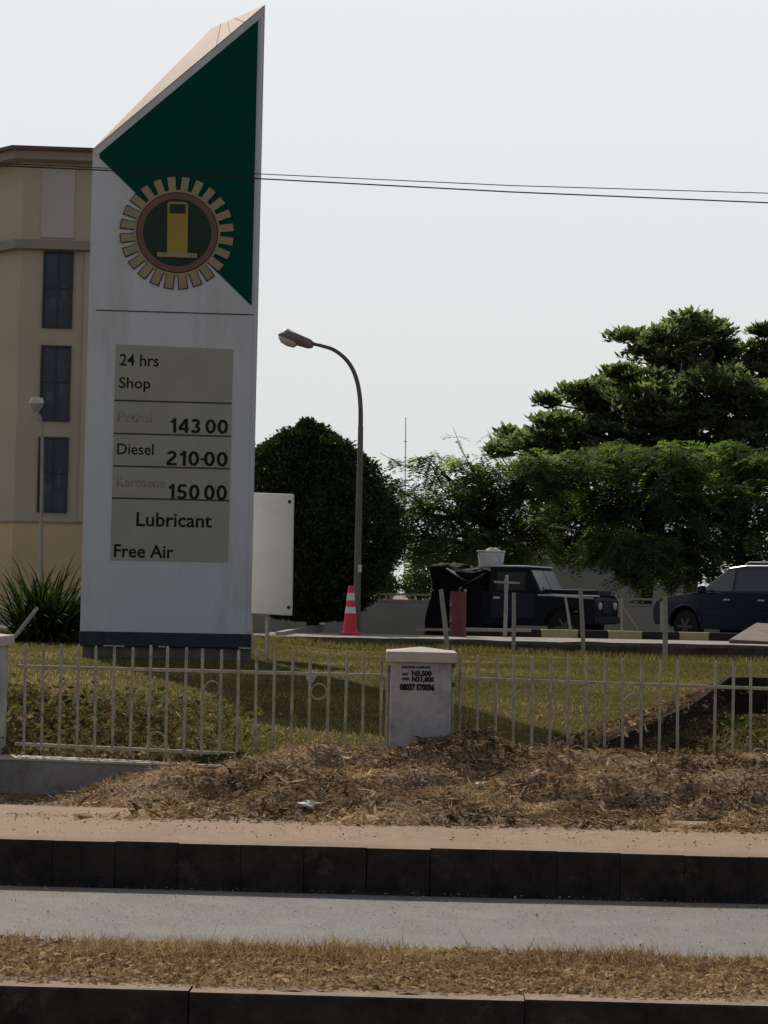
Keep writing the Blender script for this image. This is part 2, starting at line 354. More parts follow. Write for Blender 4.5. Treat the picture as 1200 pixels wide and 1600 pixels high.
kerb_row('kerb', 10.0, .17, -.14, .177, .327, -20, 20, M['kerb'], M['kerb_top'], offs=.0)
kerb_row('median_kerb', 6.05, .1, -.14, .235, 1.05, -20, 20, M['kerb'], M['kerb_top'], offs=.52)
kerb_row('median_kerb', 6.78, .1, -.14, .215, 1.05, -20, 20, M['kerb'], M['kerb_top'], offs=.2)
sheet('median', np.concatenate([[-20], np.arange(-3.5, 3.51, .05), [20]]), np.arange(6.10, 6.86, .045), M['bank'], lambda x, y: .222 + (vnoise(x, y, .12, 6) - .3) * .03)

# ------------------------------------------------------------------ blades, dead leaves (stuff)
def blades(name, x, y, z, h, wd, lean, tint, m, kind='stuff', parent=None):
    n = len(x); th = rng.uniform(0, 2 * np.pi, n); la = rng.uniform(0, 2 * np.pi, n); ln = lean * h * rng.uniform(.2, 1, n)
    c = np.stack([x, y, z], 1); sd = np.stack([np.cos(th), np.sin(th), 0 * th], 1) * wd[:, None] / 2
    tip = c + np.stack([np.cos(la) * ln, np.sin(la) * ln, h], 1)
    V = np.stack([c - sd, c + sd, tip], 1).reshape(-1, 3); Fc = np.arange(3 * n).reshape(n, 3)
    o = fast_mesh(name, V, Fc, m, np.repeat(tint, 3), parent)
    if kind: tag(o, kind=kind)
    return o
def flakes(name, c, size, aspect, flat_, tint, m, kind='stuff', curl=.25):
    """dead leaves and stalks lying at random tilts: bent diamonds"""
    n = len(c); d = rng.normal(size=(n, 3)); d[:, 2] *= flat_; d /= np.linalg.norm(d, axis=1)[:, None]
    u = rng.normal(size=(n, 3)); u[:, 2] *= .6; s = np.cross(d, u); s /= np.linalg.norm(s, axis=1)[:, None] + 1e-9
    nn = np.cross(d, s)
    L = size[:, None]; W = (size * aspect)[:, None]
    V = np.stack([c - d * L / 2, c + s * W / 2 + nn * L * curl * .4, c + d * L / 2, c - s * W / 2 + nn * L * curl * .4], 1).reshape(-1, 3)
    o = fast_mesh(name, V, np.arange(4 * n).reshape(n, 4), m, np.repeat(tint, 4))
    if kind: tag(o, kind=kind)
    return o

def scatter(n, x0, x1, s0, s1):
    x = rng.uniform(x0, x1, n); s = rng.uniform(s0, s1, n); return x, s - K * x, s
# lawn
n = 190000
D = 13.6 + 20.6 * rng.random(n) ** 1.15; x = rng.uniform(-1, 1, n) * (D * .205 + .3)
keep = (pit(x, D) < .5) & (rng.random(n) < .12 + 1.1 * vnoise(x, D, .6, 9) * (.5 + vnoise(x, D, .19, 35))); x, D = x[keep], D[keep]; n = len(x)
mnd = sstep(13.4, 13.7, D) * (1 - sstep(16, 17, D)) * (1 - sstep(-1.9, -.7, x)); keep = rng.random(n) > .45 * mnd; x, D = x[keep], D[keep]; n = len(x)
dryness = np.clip(.20 + .95 * (vnoise(x, D, 1.1, 11) - .35) + .35 * (1 - sstep(-3, -1, x)) * (vnoise(x, D, 2.0, 12)) + rng.normal(0, .16, n), 0, 1)
blades('grass', x, D, terrain(x, D) - .005, rng.uniform(.012, .042, n), rng.uniform(.008, .015, n), 1.1, np.clip(dryness + .1, 0, 1), M['grass'])
# tufts at the foot of the slab and a few seed heads
n = 5000; x, y, s = scatter(n, -2, 8, 32.6, 34.0)
blades('grass_tufts', x, y, terrain(x, y), rng.uniform(.05, .16, n), rng.uniform(.01, .02, n), .8, rng.uniform(0, .7, n), M['grass'])
# dry grass on the median
n = 42000; x, y, s = scatter(n, -1.75, 1.75, 6.13, 6.86)
cl = vnoise(x, y, .09, 13); keep = rng.random(n) < .25 + cl; x, y, s = x[keep], y[keep], s[keep]; n = len(x)
hh = rng.uniform(.012, .04, n) * (0.5 + 0.9 * sstep(6.3, 6.8, s)) * (.6 + .8 * vnoise(x, y, .2, 14)) + .05 * (rng.random(n) < .004)
blades('dry_grass', x, y, .215 + .02 * vnoise(x, y, .12, 6), hh, rng.uniform(.003, .007, n), 1.3, np.clip(rng.normal(.5, .22, n) + .3 * (vnoise(x, y, .3, 15) - .5), 0, 1), M['dry'])
n = 9000; x, y, s = scatter(n, -1.75, 1.75, 6.12, 6.86)
flakes('dry_litter', np.stack([x, y, .235 + .02 * vnoise(x, y, .12, 6)], 1), rng.uniform(.012, .045, n), rng.uniform(.1, .4, n), .35, np.clip(rng.normal(.5, .25, n), 0, 1), M['dry'])
# dead leaves and stalks over the dirt bank
n = 150000; x, y, s = scatter(n, -4.2, 4.2, 10.85, 13.6)
tt = sstep(-2.5, -1.0, x); keep = (rng.random(n) < (.22 + .78 * tt * (.3 + vnoise(x, y, .35, 16)))) & ~((x < -1.0) & (s > 12.9) & (rng.random(n) < .8))
keep &= rng.random(n) < sstep(10.8, 11.15, s + .12 * vnoise(x, y, .25, 17))
keep &= ~((x < -2.1) & (s > 11.1) & (rng.random(n) < .75))
x, y, s = x[keep], y[keep], s[keep]; n = len(x)
dk = vnoise(x, y, .4, 18)
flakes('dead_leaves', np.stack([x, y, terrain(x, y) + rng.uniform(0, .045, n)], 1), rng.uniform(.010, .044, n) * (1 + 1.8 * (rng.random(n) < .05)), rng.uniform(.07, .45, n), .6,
       np.clip(rng.normal(.46, .24, n) + .9 * (dk - .5) - .32 * np.exp(-(((x - .55) / .28) ** 4 + ((s - 12.9) / .42) ** 4)), 0, 1), M['debris'])  # the darker patch by the pillar foot paints a cast shadow into the tint
n = 9000; x, y, s = scatter(n, -3.2, 4.2, 10.95, 13.5); keep = rng.random(n) < (.25 + .75 * sstep(-2.5, -1, x)) * (.3 + vnoise(x, y, .3, 36)); x, y = x[keep], y[keep]; n = len(x)
flakes('straw', np.stack([x, y, terrain(x, y) + rng.uniform(.01, .05, n)], 1), rng.uniform(.04, .15, n), rng.uniform(.03, .07, n), .3, np.clip(rng.normal(.75, .2, n), 0, 1), M['debris'], curl=.05)
# the same heaped behind the fence: left mound and right hollow
n = 30000; x, y, s = scatter(n, -3.6, -.2, 13.65, 16.2)
keep = rng.random(n) < (1 - sstep(-1.9, -.9, x)) * (1 - sstep(14.6, 15.8, s)) * (.15 + .9 * vnoise(x, y, .45, 33)) * .5; xa, ya = x[keep], y[keep]
n = 30000; x, y, s = scatter(n, 1.2, 6.2, 13.6, 19.0); keep = (pit(x, y) > .4) | (s < 14.4); xb_, yb_ = x[keep], y[keep]
x = np.concatenate([xa, xb_]); y = np.concatenate([ya, yb_]); n = len(x)
flakes('dead_leaves', np.stack([x, y, terrain(x, y) + rng.uniform(0, .07, n)], 1), rng.uniform(.02, .075, n), rng.uniform(.1, .6, n), .6,
       np.clip(rng.normal(.36, .2, n) + .5 * (vnoise(x, y, .4, 19) - .5), 0, 1), M['debris'])
# crumbling edge of the lawn above the low wall
n = 3600; t_ = rng.random(n); yy = np.interp(t_, [0, .55, 1], [13.8, 19.0, 19.6]); xx_ = np.interp(t_, [0, .55, 1], [1.45, 3.42, 9.0]) + rng.normal(-.06, .07, n)
zed = terrain(xx_ - .22, yy + .12) + .03 + rng.uniform(-.03, .045, n) + .05 * (vnoise(t_ * 60, 0 * t_, 1.0, 44) - .5)
flakes('crumbled_soil', np.stack([xx_, yy + rng.normal(0, .05, n), zed], 1), rng.uniform(.02, .09, n), rng.uniform(.1, .6, n), .6, np.clip(rng.normal(.35, .25, n), 0, 1), M['debris'])
# weeds among the heaps
n = 26000; x, y, s = scatter(n, -3.4, 6.0, 13.65, 18.0)
wz = np.where(x < 0, (1 - sstep(-1.6, -.4, x)) * (1 - sstep(14.6, 15.5, s)) * .8 * (.3 + vnoise(x, y, .4, 34)), pit(x, y) * sstep(.45, .7, vnoise(x, y, .6, 20)) * sstep(2.7, 3.4, x) * 1.0)
keep = rng.random(n) < wz; x, y = x[keep], y[keep]; n = len(x)
flakes('weeds', np.stack([x, y, terrain(x, y) + rng.uniform(.02, .18, n)], 1), rng.uniform(.03, .085, n), rng.uniform(.2, .5, n), .8, rng.uniform(0, 1, n), M['weed'])

# grit and dust specks on the road, thickest along the kerb
n = 7000; x, y, s = scatter(n, -2.4, 2.4, 6.95, 9.96); s = np.where(rng.random(n) < .10, 9.96 - rng.random(n) ** 2 * .5, s); y = s - K * x
flakes('road_grit', np.stack([x, y, np.full(n, -.043)], 1), rng.uniform(.003, .009, n) * (1 + 1.5 * (rng.random(n) < .03)), rng.uniform(.4, .9, n), .12, np.clip(rng.normal(.72, .22, n), 0, 1), M['debris'])
n = 1100; x, y, s = scatter(n, -3.2, 3.2, 10.2, 11.0)
flakes('path_litter', np.stack([x, y, np.full(n, .189)], 1), rng.uniform(.004, .022, n), rng.uniform(.15, .7, n), .1, np.clip(rng.normal(.6, .22, n), 0, 1), M['debris'])

# litter things
def lump(name, c, sx, sy, sz, m, seed, parent=None, n=(10, 7)):
    mb = MB(); vs = []; fs = []; c = Vector(c)
    for j in range(n[1] + 1):
        ph = math.pi * j / n[1]
        for i in range(n[0]):
            th = 2 * math.pi * i / n[0]; d = Vector((math.sin(ph) * math.cos(th), math.sin(ph) * math.sin(th), math.cos(ph)))
            k = 1 + .9 * mnoise.noise(d * 1.7 + Vector((seed * 3.1, seed, 0))) + .35 * mnoise.noise(d * 4.5 + Vector((seed, 0, 5)))
            vs.append(c + Vector((d.x * sx * k, d.y * sy * k, d.z * sz * k)))
    for j in range(n[1]):
        for i in range(n[0]):
            a = j * n[0] + i; b = j * n[0] + (i + 1) % n[0]; fs.append((a, b, b + n[0], a + n[0]))
    mb.add(vs, fs); return mb.build(name, m, parent)
def on_ground(px, D, up=0.0):
    p = P(px, 900, D); p.z = float(terrain(p.x, p.y)) + up; return p
for (px, D, sx, sz, lab, sd) in ((430, 11.75, .06, .03, 'largest crumpled white rag on the dead leaf bank below the fence', 1),
                                 (490, 11.18, .05, .022, 'crumpled pale scrap where the dead leaves meet the sandy footpath', 2),
                                 (755, 12.1, .028, .016, 'small white scrap on the shaded leaf bank below the stencilled pillar', 3),
                                 (134, 11.7, .028, .024, 'small white ball of litter at the end of the pale stick', 4),
                                 (843, 12.3, .028, .016, 'tiny white scrap on the brown bank right of the stencilled pillar', 5)):
    p = on_ground(px, D, .03); o = lump('litter', (0, 0, 0), sx, sx * .7, sz, M['litter'], sd); o.location = p; tag(o, lab, 'litter', 'scraps of litter on the bank')
o = lump('plastic_bag', (0, 0, 0), .045, .04, .06, M['litter'], 6); o.location = on_ground(487, 17.6, .33) if False else P(487, 1036, 19.5); o.location.z = float(terrain(o.location.x, o.location.y)) + .05
tag(o, 'small white plastic bag lying on the lawn behind the fence', 'bag')
a = on_ground(65, 11.6, .05); b = on_ground(122, 11.7, .06)
o = MB().tube([a, a.lerp(b, .4) + Vector((0, 0, .008)), b], [.007, .011, .009], 7).build('stick', M['stick']); tag(o, 'pale dead stick lying at the foot of the fence wall', 'stick')

# ------------------------------------------------------------------ the tall filling station sign
SY = R(4.0); SO = P(262, 1045, 22.5)
SO.z = float(terrain(SO.x, SO.y)) + .0
sx_ax = Vector((math.cos(SY), math.sin(SY), 0)); sy_ax = Vector((-math.sin(SY), math.cos(SY), 0))
def SL(px, py, off=0.0):
    p = Pplane(px, py, SO + sy_ax * off, sy_ax) - SO; return Vector((p.dot(sx_ax), off, p.z))
sign = thing('price_sign', 'tall white and green fuel price sign with slanted top and gear emblem', 'sign', SO, SY)
SD = .9
bl, br, tr, tl = SL(127, 986), SL(394, 991), SL(412, 9), SL(143, 235)
bl.x = (bl.x + tl.x) / 2; tl.x = bl.x; br.x = (br.x + tr.x) / 2; tr.x = br.x; bl.z = br.z = (bl.z + br.z) / 2
C_ = SL(332, 45, SD)
def bk(v, d=SD): return Vector((v.x, d, v.z))
mb = MB(); vs = [bl, br, tr, tl, bk(bl), bk(br), bk(tr), C_, bk(tl)]
mb.add(vs, [(0, 1, 2, 3), (1, 5, 6, 2), (0, 3, 8, 4), (4, 8, 7, 6, 5), (0, 4, 5, 1), (3, 7, 8), (2, 6, 7)])
mb.build('body', M['sign_white'], sign)
mb = MB(); up = Vector((-.0, -.004, .004)); mb.add([tl + up, tr + up, C_ + up], [(0, 1, 2)]); 
cen = (tl + tr + C_) / 3
top = MB(); nrm = (tr - tl).cross(C_ - tl).normalized()
if nrm.y > 0: nrm = -nrm
top.prism([tl + nrm * .002, tr + nrm * .002, C_ + nrm * .002], [tl + nrm * .012, tr + nrm * .012, C_ + nrm * .012]).build('top_sheet', M['sign_top'], sign)
lit_seam = MB()
for k in (.72, .80, .88):
    a = tl.lerp(tr, k); b = C_.lerp(tr, (k - .62) * 1.7) if k > .62 else tl.lerp(C_, k)
    lit_seam.tube([a + nrm * .012, b + nrm * .012], .006, 5)
lit_seam.build('lit_seam', M['pale'], sign)  # pale seam lines, painting streaks of light on the top sheet
# trim rims of the front: along the slant and the right edge
rim = MB(); e = .05
def strip(mb, a, b, wv, y0, y1):
    mb.prism([Vector((a.x, y0, a.z)), Vector((b.x, y0, b.z)), Vector((b.x + wv[0], y0, b.z + wv[1])), Vector((a.x + wv[0], y0, a.z + wv[1]))],
             [Vector((a.x, y1, a.z)), Vector((b.x, y1, b.z)), Vector((b.x + wv[0], y1, b.z + wv[1])), Vector((a.x + wv[0], y1, a.z + wv[1]))])
dsl = (tr - tl).normalized(); nsl = Vector((dsl.z, 0, -dsl.x))
strip(rim, tl + nsl * .02, tr + nsl * .02 + dsl * -.08, (nsl.x * .06, nsl.z * .06), -.02, .0005)
strip(rim, Vector((br.x - .045, 0, br.z + .02)), Vector((tr.x - .045, 0, tr.z - .13)), (.03, 0), -.0205, .0005)
rim.build('edge_trim', M['sign_white'], sign)
pl = MB(); zb = br.z; zp = SL(262, 1011).z
pl.box(((bl.x + br.x) / 2, SD / 2, (zb + zp) / 2 - .002), (br.x - bl.x + .02, SD + .02, zb - zp - .004)); pl.build('plinth', M['navy'], sign, bevel=.01)
pb = MB(); pb.box(((bl.x + br.x) / 2 + .02, SD / 2 + .03, (zp - .25) / 2), (br.x - bl.x - .02, SD - .06, zp + .25 - .012)); pb.build('concrete_base', mat('dark_base', (.15, .14, .135), .9, .3, 5, .4, 30), sign)
for (a_, b_) in ((.14, .26), (.46, .50), (.93, 1.0)):
    xa_, xb2 = bl.x + (br.x - bl.x) * a_, bl.x + (br.x - bl.x) * b_
    pj = MB().box(((xa_ + xb2) / 2, -.014, zp + .004), (xb2 - xa_, .012, .016)); pj.build('plinth_chip', M['pillar_cap'], sign)
# panel joint
ja, jb = SL(150, 484.5), SL(395, 492)
MB().box(((ja.x + jb.x) / 2, -.003, (ja.z + jb.z) / 2), (jb.x - ja.x, .008, .012)).build('panel_joint', M['navy'], sign)
def sprism(pts, y0, y1): return MB().prism([Vector((p.x, y0, p.z)) for p in pts], [Vector((p.x, y1, p.z)) for p in pts])
gp = [SL(*q) for q in ((156, 233), (403.5, 30), (395, 478), (156, 247))]
gp[1].x = min(gp[1].x, br.x - .05); gp[2].x = gp[1].x
sprism(gp, -.010, -.001).build('green_panel', M['sign_green'], sign)
ec = SL(277, 364); er = .665
emb = bpy.data.objects.new('gear_emblem', None)
def circ(r, n=64, c=ec): return [Vector((c.x + r * math.cos(2 * math.pi * i / n), 0, c.z + r * math.sin(2 * math.pi * i / n))) for i in range(n)]
def gear(r0, r1, nt_, wi, wo):
    pts = []
    for i in range(nt_):
        a0 = 2 * math.pi * (i + .5) / nt_
        for (r, a) in ((r0, -math.pi / nt_ + .001), (r0, -wi), (r1, -wo), (r1, wo), (r0, wi)):
            pts.append(Vector((ec.x + r * math.cos(a0 + a), 0, ec.z + r * math.sin(a0 + a))))
    return pts
gear_o = sprism(gear(er * .76 - .010, er + .010, 24, .087 + .018, .073 + .015), -.016, -.011).build('gear_emblem', M['ink'], sign)
sprism(gear(er * .76, er, 24, .085, .071), -.022, -.0165).build('gear_teeth', M['gear'], gear_o)
sprism(circ(er * .72), -.026, -.0225).build('ring_edge', M['ink'], gear_o)
sprism(circ(er * .705), -.030, -.0265).build('brown_ring', M['ring'], gear_o)
sprism(circ(er * .60), -.034, -.0305).build('emblem_disc', M['disc'], gear_o)
pump = MB()
def er_box(mb, x0, x1, y0, y1, ya, yb):
    a = SL(x0, y0); b = SL(x1, y1)
    mb.box(((a.x + b.x) / 2, (ya + yb) / 2, (a.z + b.z) / 2), (abs(b.x - a.x), abs(yb - ya), abs(a.z - b.z)))
pump2 = [SL(*q) for q in ((261, 402), (262, 320), (265, 316), (291, 317), (294, 321), (293, 402))]
sprism(pump2, -.040, -.0345).build('pump_symbol', M['gold'], gear_o)
q = MB(); er_box(q, 246, 308, 395, 404, -.046, -.0405); q.build('pump_foot', M['gear'], gear_o)
q = MB(); er_box(q, 265.5, 290, 319.5, 335, -.045, -.0405); q.build('pump_window', M['disc'], gear_o)

def text_obj(name, s, base, width, cap, y, m, parent, bold=0.0, depth=.002, rotx=True):
    """lettering turned into a mesh, fitted to a width and cap height, standing on local x-z at depth y"""
    def mesh_of(st):
        cu = bpy.data.curves.new('t', 'FONT'); cu.body = st; cu.size = 1; cu.offset = bold; cu.extrude = 0; cu.resolution_u = 3
        ob = bpy.data.objects.new('t', cu); COL.objects.link(ob); bpy.context.view_layer.update()
        me_ = bpy.data.meshes.new_from_object(ob.evaluated_get(bpy.context.evaluated_depsgraph_get()))
        bpy.data.objects.remove(ob); bpy.data.curves.remove(cu); return me_
    h = mesh_of('H'); ch = max(v.co.y for v in h.vertices); bpy.data.meshes.remove(h)
    me_ = mesh_of(s); xs = [v.co.x for v in me_.vertices]; x0, x1 = min(xs), max(xs)
    for v in me_.vertices:
        v.co = ((v.co.x - x0) / (x1 - x0) * width + base.x, y, v.co.y / ch * cap + base.z)
    me_.name = name; me_.materials.clear(); me_.materials.append(m)
    o = bpy.data.objects.new(name, me_); COL.objects.link(o); o.parent = parent
    sm = o.modifiers.new('depth', 'SOLIDIFY'); sm.thickness = depth; sm.offset = 0
    return o
def numeral_obj(name, st, base, width, cap, y, m, parent, sw=.175):
    """price numerals as flat strokes with a constant pen width"""
    def arc(cx_, cz, rx, rz, a0, a1, n=18): return [(cx_ + rx * math.cos(R(a0 + (a1 - a0) * i / n)), cz + rz * math.sin(R(a0 + (a1 - a0) * i / n))) for i in range(n + 1)]
    h = sw / 2
    G = {'0': [arc(.30, .5, .30 - h, .5 - h, 90, 450, 32)], '1': [[(.05, .74), (.16, .78), (.25, .86), (.29, 1.0)], [(.29, 1.0), (.29, 0)]],
         '2': [arc(.29, .70, .27 - h, .30 - h, 165, -25, 16) + [(.10, .19), (.07, h)], [(.03, h), (.58, h)]],
         '3': [arc(.28, .73, .25 - h, .27 - h, 160, -90, 16), arc(.28, .28, .29 - h, .28 - h, 90, -160, 18)],
         '4': [[(.46, 0), (.46, 1.0)], [(.43, .95), (.06, .30)], [(.02, .28), (.60, .28)]],
         '5': [[(.54, 1 - h), (.15, 1 - h)], [(.17, 1 - h), (.11, .50)], arc(.28, .31, .30 - h, .31 - h, 140, -155, 20)],
         '\u00b7': [[(.06, .40), (.06, .54)]]}
    adv = {'1': .50, ' ': .16, '\u00b7': .16}
    strokes = []; X = 0
    for ch in st:
        for g in G.get(ch, []): strokes.append([(X + a_, b_) for a_, b_ in g])
        X += adv.get(ch, .70)
    x0 = min(p[0] for g in strokes for p in g) - h; x1 = max(p[0] for g in strokes for p in g) + h
    kx = width / (x1 - x0); mb = MB()
    for i_, g in enumerate(strokes):
        vs = []; n_ = len(g); closed = abs(g[0][0] - g[-1][0]) + abs(g[0][1] - g[-1][1]) < 1e-6
        for i in range(n_):
            a_ = g[i - 1] if i else (g[-2] if closed else g[0]); b_ = g[i + 1] if i < n_ - 1 else (g[1] if closed else g[-1])
            tx, tz = b_[0] - a_[0], b_[1] - a_[1]; l_ = math.hypot(tx, tz); nx_, nz_ = -tz / l_ * h, tx / l_ * h
            for sg_ in (1, -1): vs.append((base.x + (g[i][0] + sg_ * nx_ - x0) * kx, y - .0004 * i_, base.z + (g[i][1] + sg_ * nz_) * cap))
        mb.add(vs, [(2 * i, 2 * i + 1, 2 * i + 3, 2 * i + 2) for i in range(n_ - 1)])
    o = mb.build(name, m, parent); sm_ = o.modifiers.new('depth', 'SOLIDIFY'); sm_.thickness = .002; sm_.offset = 0; return o
bo = [SL(*q) for q in ((181, 538), (363, 546), (357.5, 878), (173, 875))]
bo[3].x = bo[0].x = (bo[0].x + bo[3].x) / 2; bo[1].x = bo[2].x = (bo[1].x + bo[2].x) / 2
board = sprism(bo, -.012, -.001).build('price_board', M['board'], sign)
lines = MB()
for (y0_, y1_) in ((625, 631), (676, 683), (727, 733.5), (777, 783.5)):
    z_ = (SL(178, y0_).z + SL(360, y1_).z) / 2
    lines.box(((bo[0].x + bo[1].x) / 2, -.0145, z_), (bo[1].x - bo[0].x, .005, .017))
lines.build('divider', M['navy'], board)
for (s_, xa_, xb2, yt, yb, bd, mm) in (('24 hrs', 187, 248, 553, 571, .012, 'ink'), ('Shop', 186, 235, 589.5, 606, .012, 'ink'),
        ('Petrol', 184, 237, 643, 658.5, .012, 'faded'), ('143 00', 264, 356, 653.5, 676, .03, 'ink'), ('Diesel', 183, 240, 692.5, 709.5, .008, 'ink'),
        ('210\u00b700', 258, 355.5, 704, 727, .03, 'ink'), ('Kerosene', 182, 258, 744, 760, .012, 'faded'), ('150 00', 261, 354.5, 756, 780, .03, 'ink'),
        ('Lubricant', 213, 331, 800, 821.5, .015, 'ink'), ('Free Air', 178, 271, 850, 870, .015, 'ink')):
    a = SL(xa_, yb); b = SL(xb2, yb); c = SL(xa_, yt)
    if s_[0].isdigit() and 'h' not in s_: numeral_obj('price', s_, a, b.x - a.x, c.z - a.z, -.0135, M[mm], board)
    else: text_obj('lettering', s_, a, b.x - a.x, c.z - a.z, -.0135, M[mm], board, bold=bd)

# blank white board standing behind the sign
BD = 24.3
wb = thing('blank_signboard', 'blank off-white signboard on short legs half hidden behind the tall sign', 'signboard', P(425, 1012, BD))
c0, c1, c2, c3 = P(380, 769, BD), P(459, 772, BD), P(456, 962, BD), P(376, 958, BD)
MB().prism([c0, c1, c2, c3], [p + Vector((0, .16, 0)) for p in (c0, c1, c2, c3)]).build('panel', M['white_board'], wb, world=True, bevel=.012)
for q in ((452.5, 784), (451, 949)):
    p = P(q[0], q[1], BD); MB().lathe([(.022, 0), (.022, .008), (.012, .014)], 10, p + Vector((0, -.001, 0)), Matrix.Rotation(R(90), 3, 'X')).build('bolt', M['ink'], wb, world=True)
for px in (392, 417):
    a, b = P(px, 958, BD), P(px, 1004, BD)
    MB().tube([a + Vector((0, .08, 0)), b + Vector((0, .08, -.35))], .025, 8).build('leg', M['post'], wb, world=True)

# ------------------------------------------------------------------ fence, pillars
FD = 13.5
def pillar(px0, px1, pyc, pytop, pybot, label, stencil):
    a = P(px0, pyc, FD); b = P(px1, pyc, FD); wd = b.x - a.x; cx = (a.x + b.x) / 2
    zt = P((px0 + px1) / 2, pyc, FD).z; z0 = -.1
    t = thing('gate_pillar', label, 'pillar', (cx, FD + wd / 2 - K * cx, 0), 0, 'painted fence pillars')
    zc = zt
    bd = MB().box((0, 0, (zc + z0) / 2), (wd, wd, zc - z0)).build('shaft', M['pillar'], t, bevel=.012)
    ch = .075; ov = .035
    MB().box((0, 0, zc + ch / 2), (wd + 2 * ov, wd + 2 * ov, ch)).build('cap', M['pillar_cap'], t, bevel=.008)
    h = wd / 2 + ov - .006; z = zc + ch - .004
    MB().add([(-h, -h, z), (h, -h, z), (h, h, z), (-h, h, z), (0, 0, z + .034)], [(0, 1, 4), (1, 2, 4), (2, 3, 4), (3, 0, 4), (3, 2, 1, 0)]).build('cap_top', M['pillar_cap'], t)
    return t, bd, wd, cx, zc
tp, shaft, wd, cx, zc = pillar(611, 706, 1035, 1015, 1165, 'stained white pillar with black stencilled lettering and a flat cap', True)
t2, sh2, wd2, cx2, zc2 = pillar(-106, -9, 1010, 990, 1185, 'plain grey pillar cut by the left edge of the photo beside the fence wall', False)
for (s_, xa_, xb2, yt, yb, bd_) in (('BUILDING COMPANY', 628, 673, 1040, 1043.8, .035), ('DAY', 629, 638.5, 1051, 1055, .05), ('N3,500', 643.5, 674.5, 1047.6, 1055.4, .05),
        ('WEEK', 628, 640.5, 1058.5, 1062.5, .05), ('N21,800', 643.5, 678, 1057, 1064.5, .05), ('08037 570036', 624.5, 678.5, 1068, 1077.5, .055)):
    a = P(xa_, yb, FD); b = P(xb2, yb, FD); c = P(xa_, yt, FD)
    text_obj('stencil', s_, Vector((a.x - tp.location.x, 0, a.z)), b.x - a.x, c.z - a.z, -wd / 2 - .0025, M['ink'], shaft, bold=bd_, depth=.003)

def fence(px0, px1, n, label, ring_t, ring_b, skip=()):
    y = lambda X: FD + .16 - K * X
    A = P(px0, 1050, FD); B = P(px1, 1050, FD)
    zt = lambda X: np.interp(X, [-2.7, 0, 2.7], [P(20, 1013 - 7, FD).z, P(600, 1022, FD).z, P(1180, 1032, FD).z])
    zr = lambda X: np.interp(X, [-2.7, 0, 2.7], [P(20, 1043, FD).z, P(600, 1057, FD).z, P(1180, 1078, FD).z])
    zl_ = lambda X: np.interp(X, [-2.7, 0, 2.7], [P(20, 1166, FD).z, P(600, 1192, FD).z, P(1180, 1200, FD).z])
    t = thing('fence', label, 'fence', ((A.x + B.x) / 2, y((A.x + B.x) / 2), 0.2), 0, 'steel bar fence between pillars')
    L = t.location
    for nm, zf in (('top_rail', zr), ('bottom_rail', zl_)):
        a = Vector((A.x, y(A.x), zf(A.x))); b = Vector((B.x, y(B.x), zf(B.x)))
        MB().prism([a + Vector((0, -.012, -.011)), a + Vector((0, .012, -.011)), a + Vector((0, .012, .011)), a + Vector((0, -.012, .011))],
                   [b + Vector((0, -.012, -.011)), b + Vector((0, .012, -.011)), b + Vector((0, .012, .011)), b + Vector((0, -.012, .011))]).build(nm, M['fence'], t, world=True)
    step = (B.x - A.x) / n; r = random.Random(int(px0))
    xs_ = [A.x + step * (i + .5) for i in range(n)]
    for i, X in enumerate(xs_):
        if i in skip: continue
        dx = r.uniform(-.008, .008); tz = zt(X) + r.uniform(-.012, .012)
        MB().tube([(X, y(X), zl_(X) - .035), (X + dx * .5, y(X), (zl_(X) + tz) / 2), (X + dx, y(X), tz - .015), (X + dx, y(X), tz)], [.0105, .0105, .0105, .006], 8).build('bar', M['fence'], t, world=True, smooth=True)
    for lst, lo in ((ring_t, False), (ring_b, True)):
        for i in lst:
            X = (xs_[i] + xs_[i + 1]) / 2; z = zl_(X) + .075 if lo else zr(X) - .125
            rr = (xs_[i + 1] - xs_[i]) / 2 - .009
            MB().tube([(X + rr * math.cos(k * math.pi / 14), y(X), z + rr * math.sin(k * math.pi / 14)) for k in range(29)], .006, 6, caps=False).build('ring', M['fence'], t, world=True, smooth=True)
    return t
f1 = fence(16, 611, 21, 'run of pale steel bars with rings from the cut-off pillar to the stencilled one', (10, 16), (7, 13, 19))
f2 = fence(706, 1335, 22, 'run of dull steel bars right of the stencilled pillar half buried in leaves', (3, 9), (6, 16), skip=(13,))
# end posts with hinge lugs beside the pillar
for px, par in ((707.5, f2), (607, f1)):
    a = P(px, 1040, FD - .02); X = a.x
    MB().tube([(X, FD + .05, .25), (X, FD + .05, a.z)], .016, 8).build('end_bar', M['fence'], par, world=True, smooth=True)
for px, py in ((708, 1040), (708, 1070)):
    a = P(px, py, FD); MB().box((a.x, FD + .03, a.z), (.035, .03, .03)).build('hinge_lug', M['rust'], f2, world=True, bevel=.004)
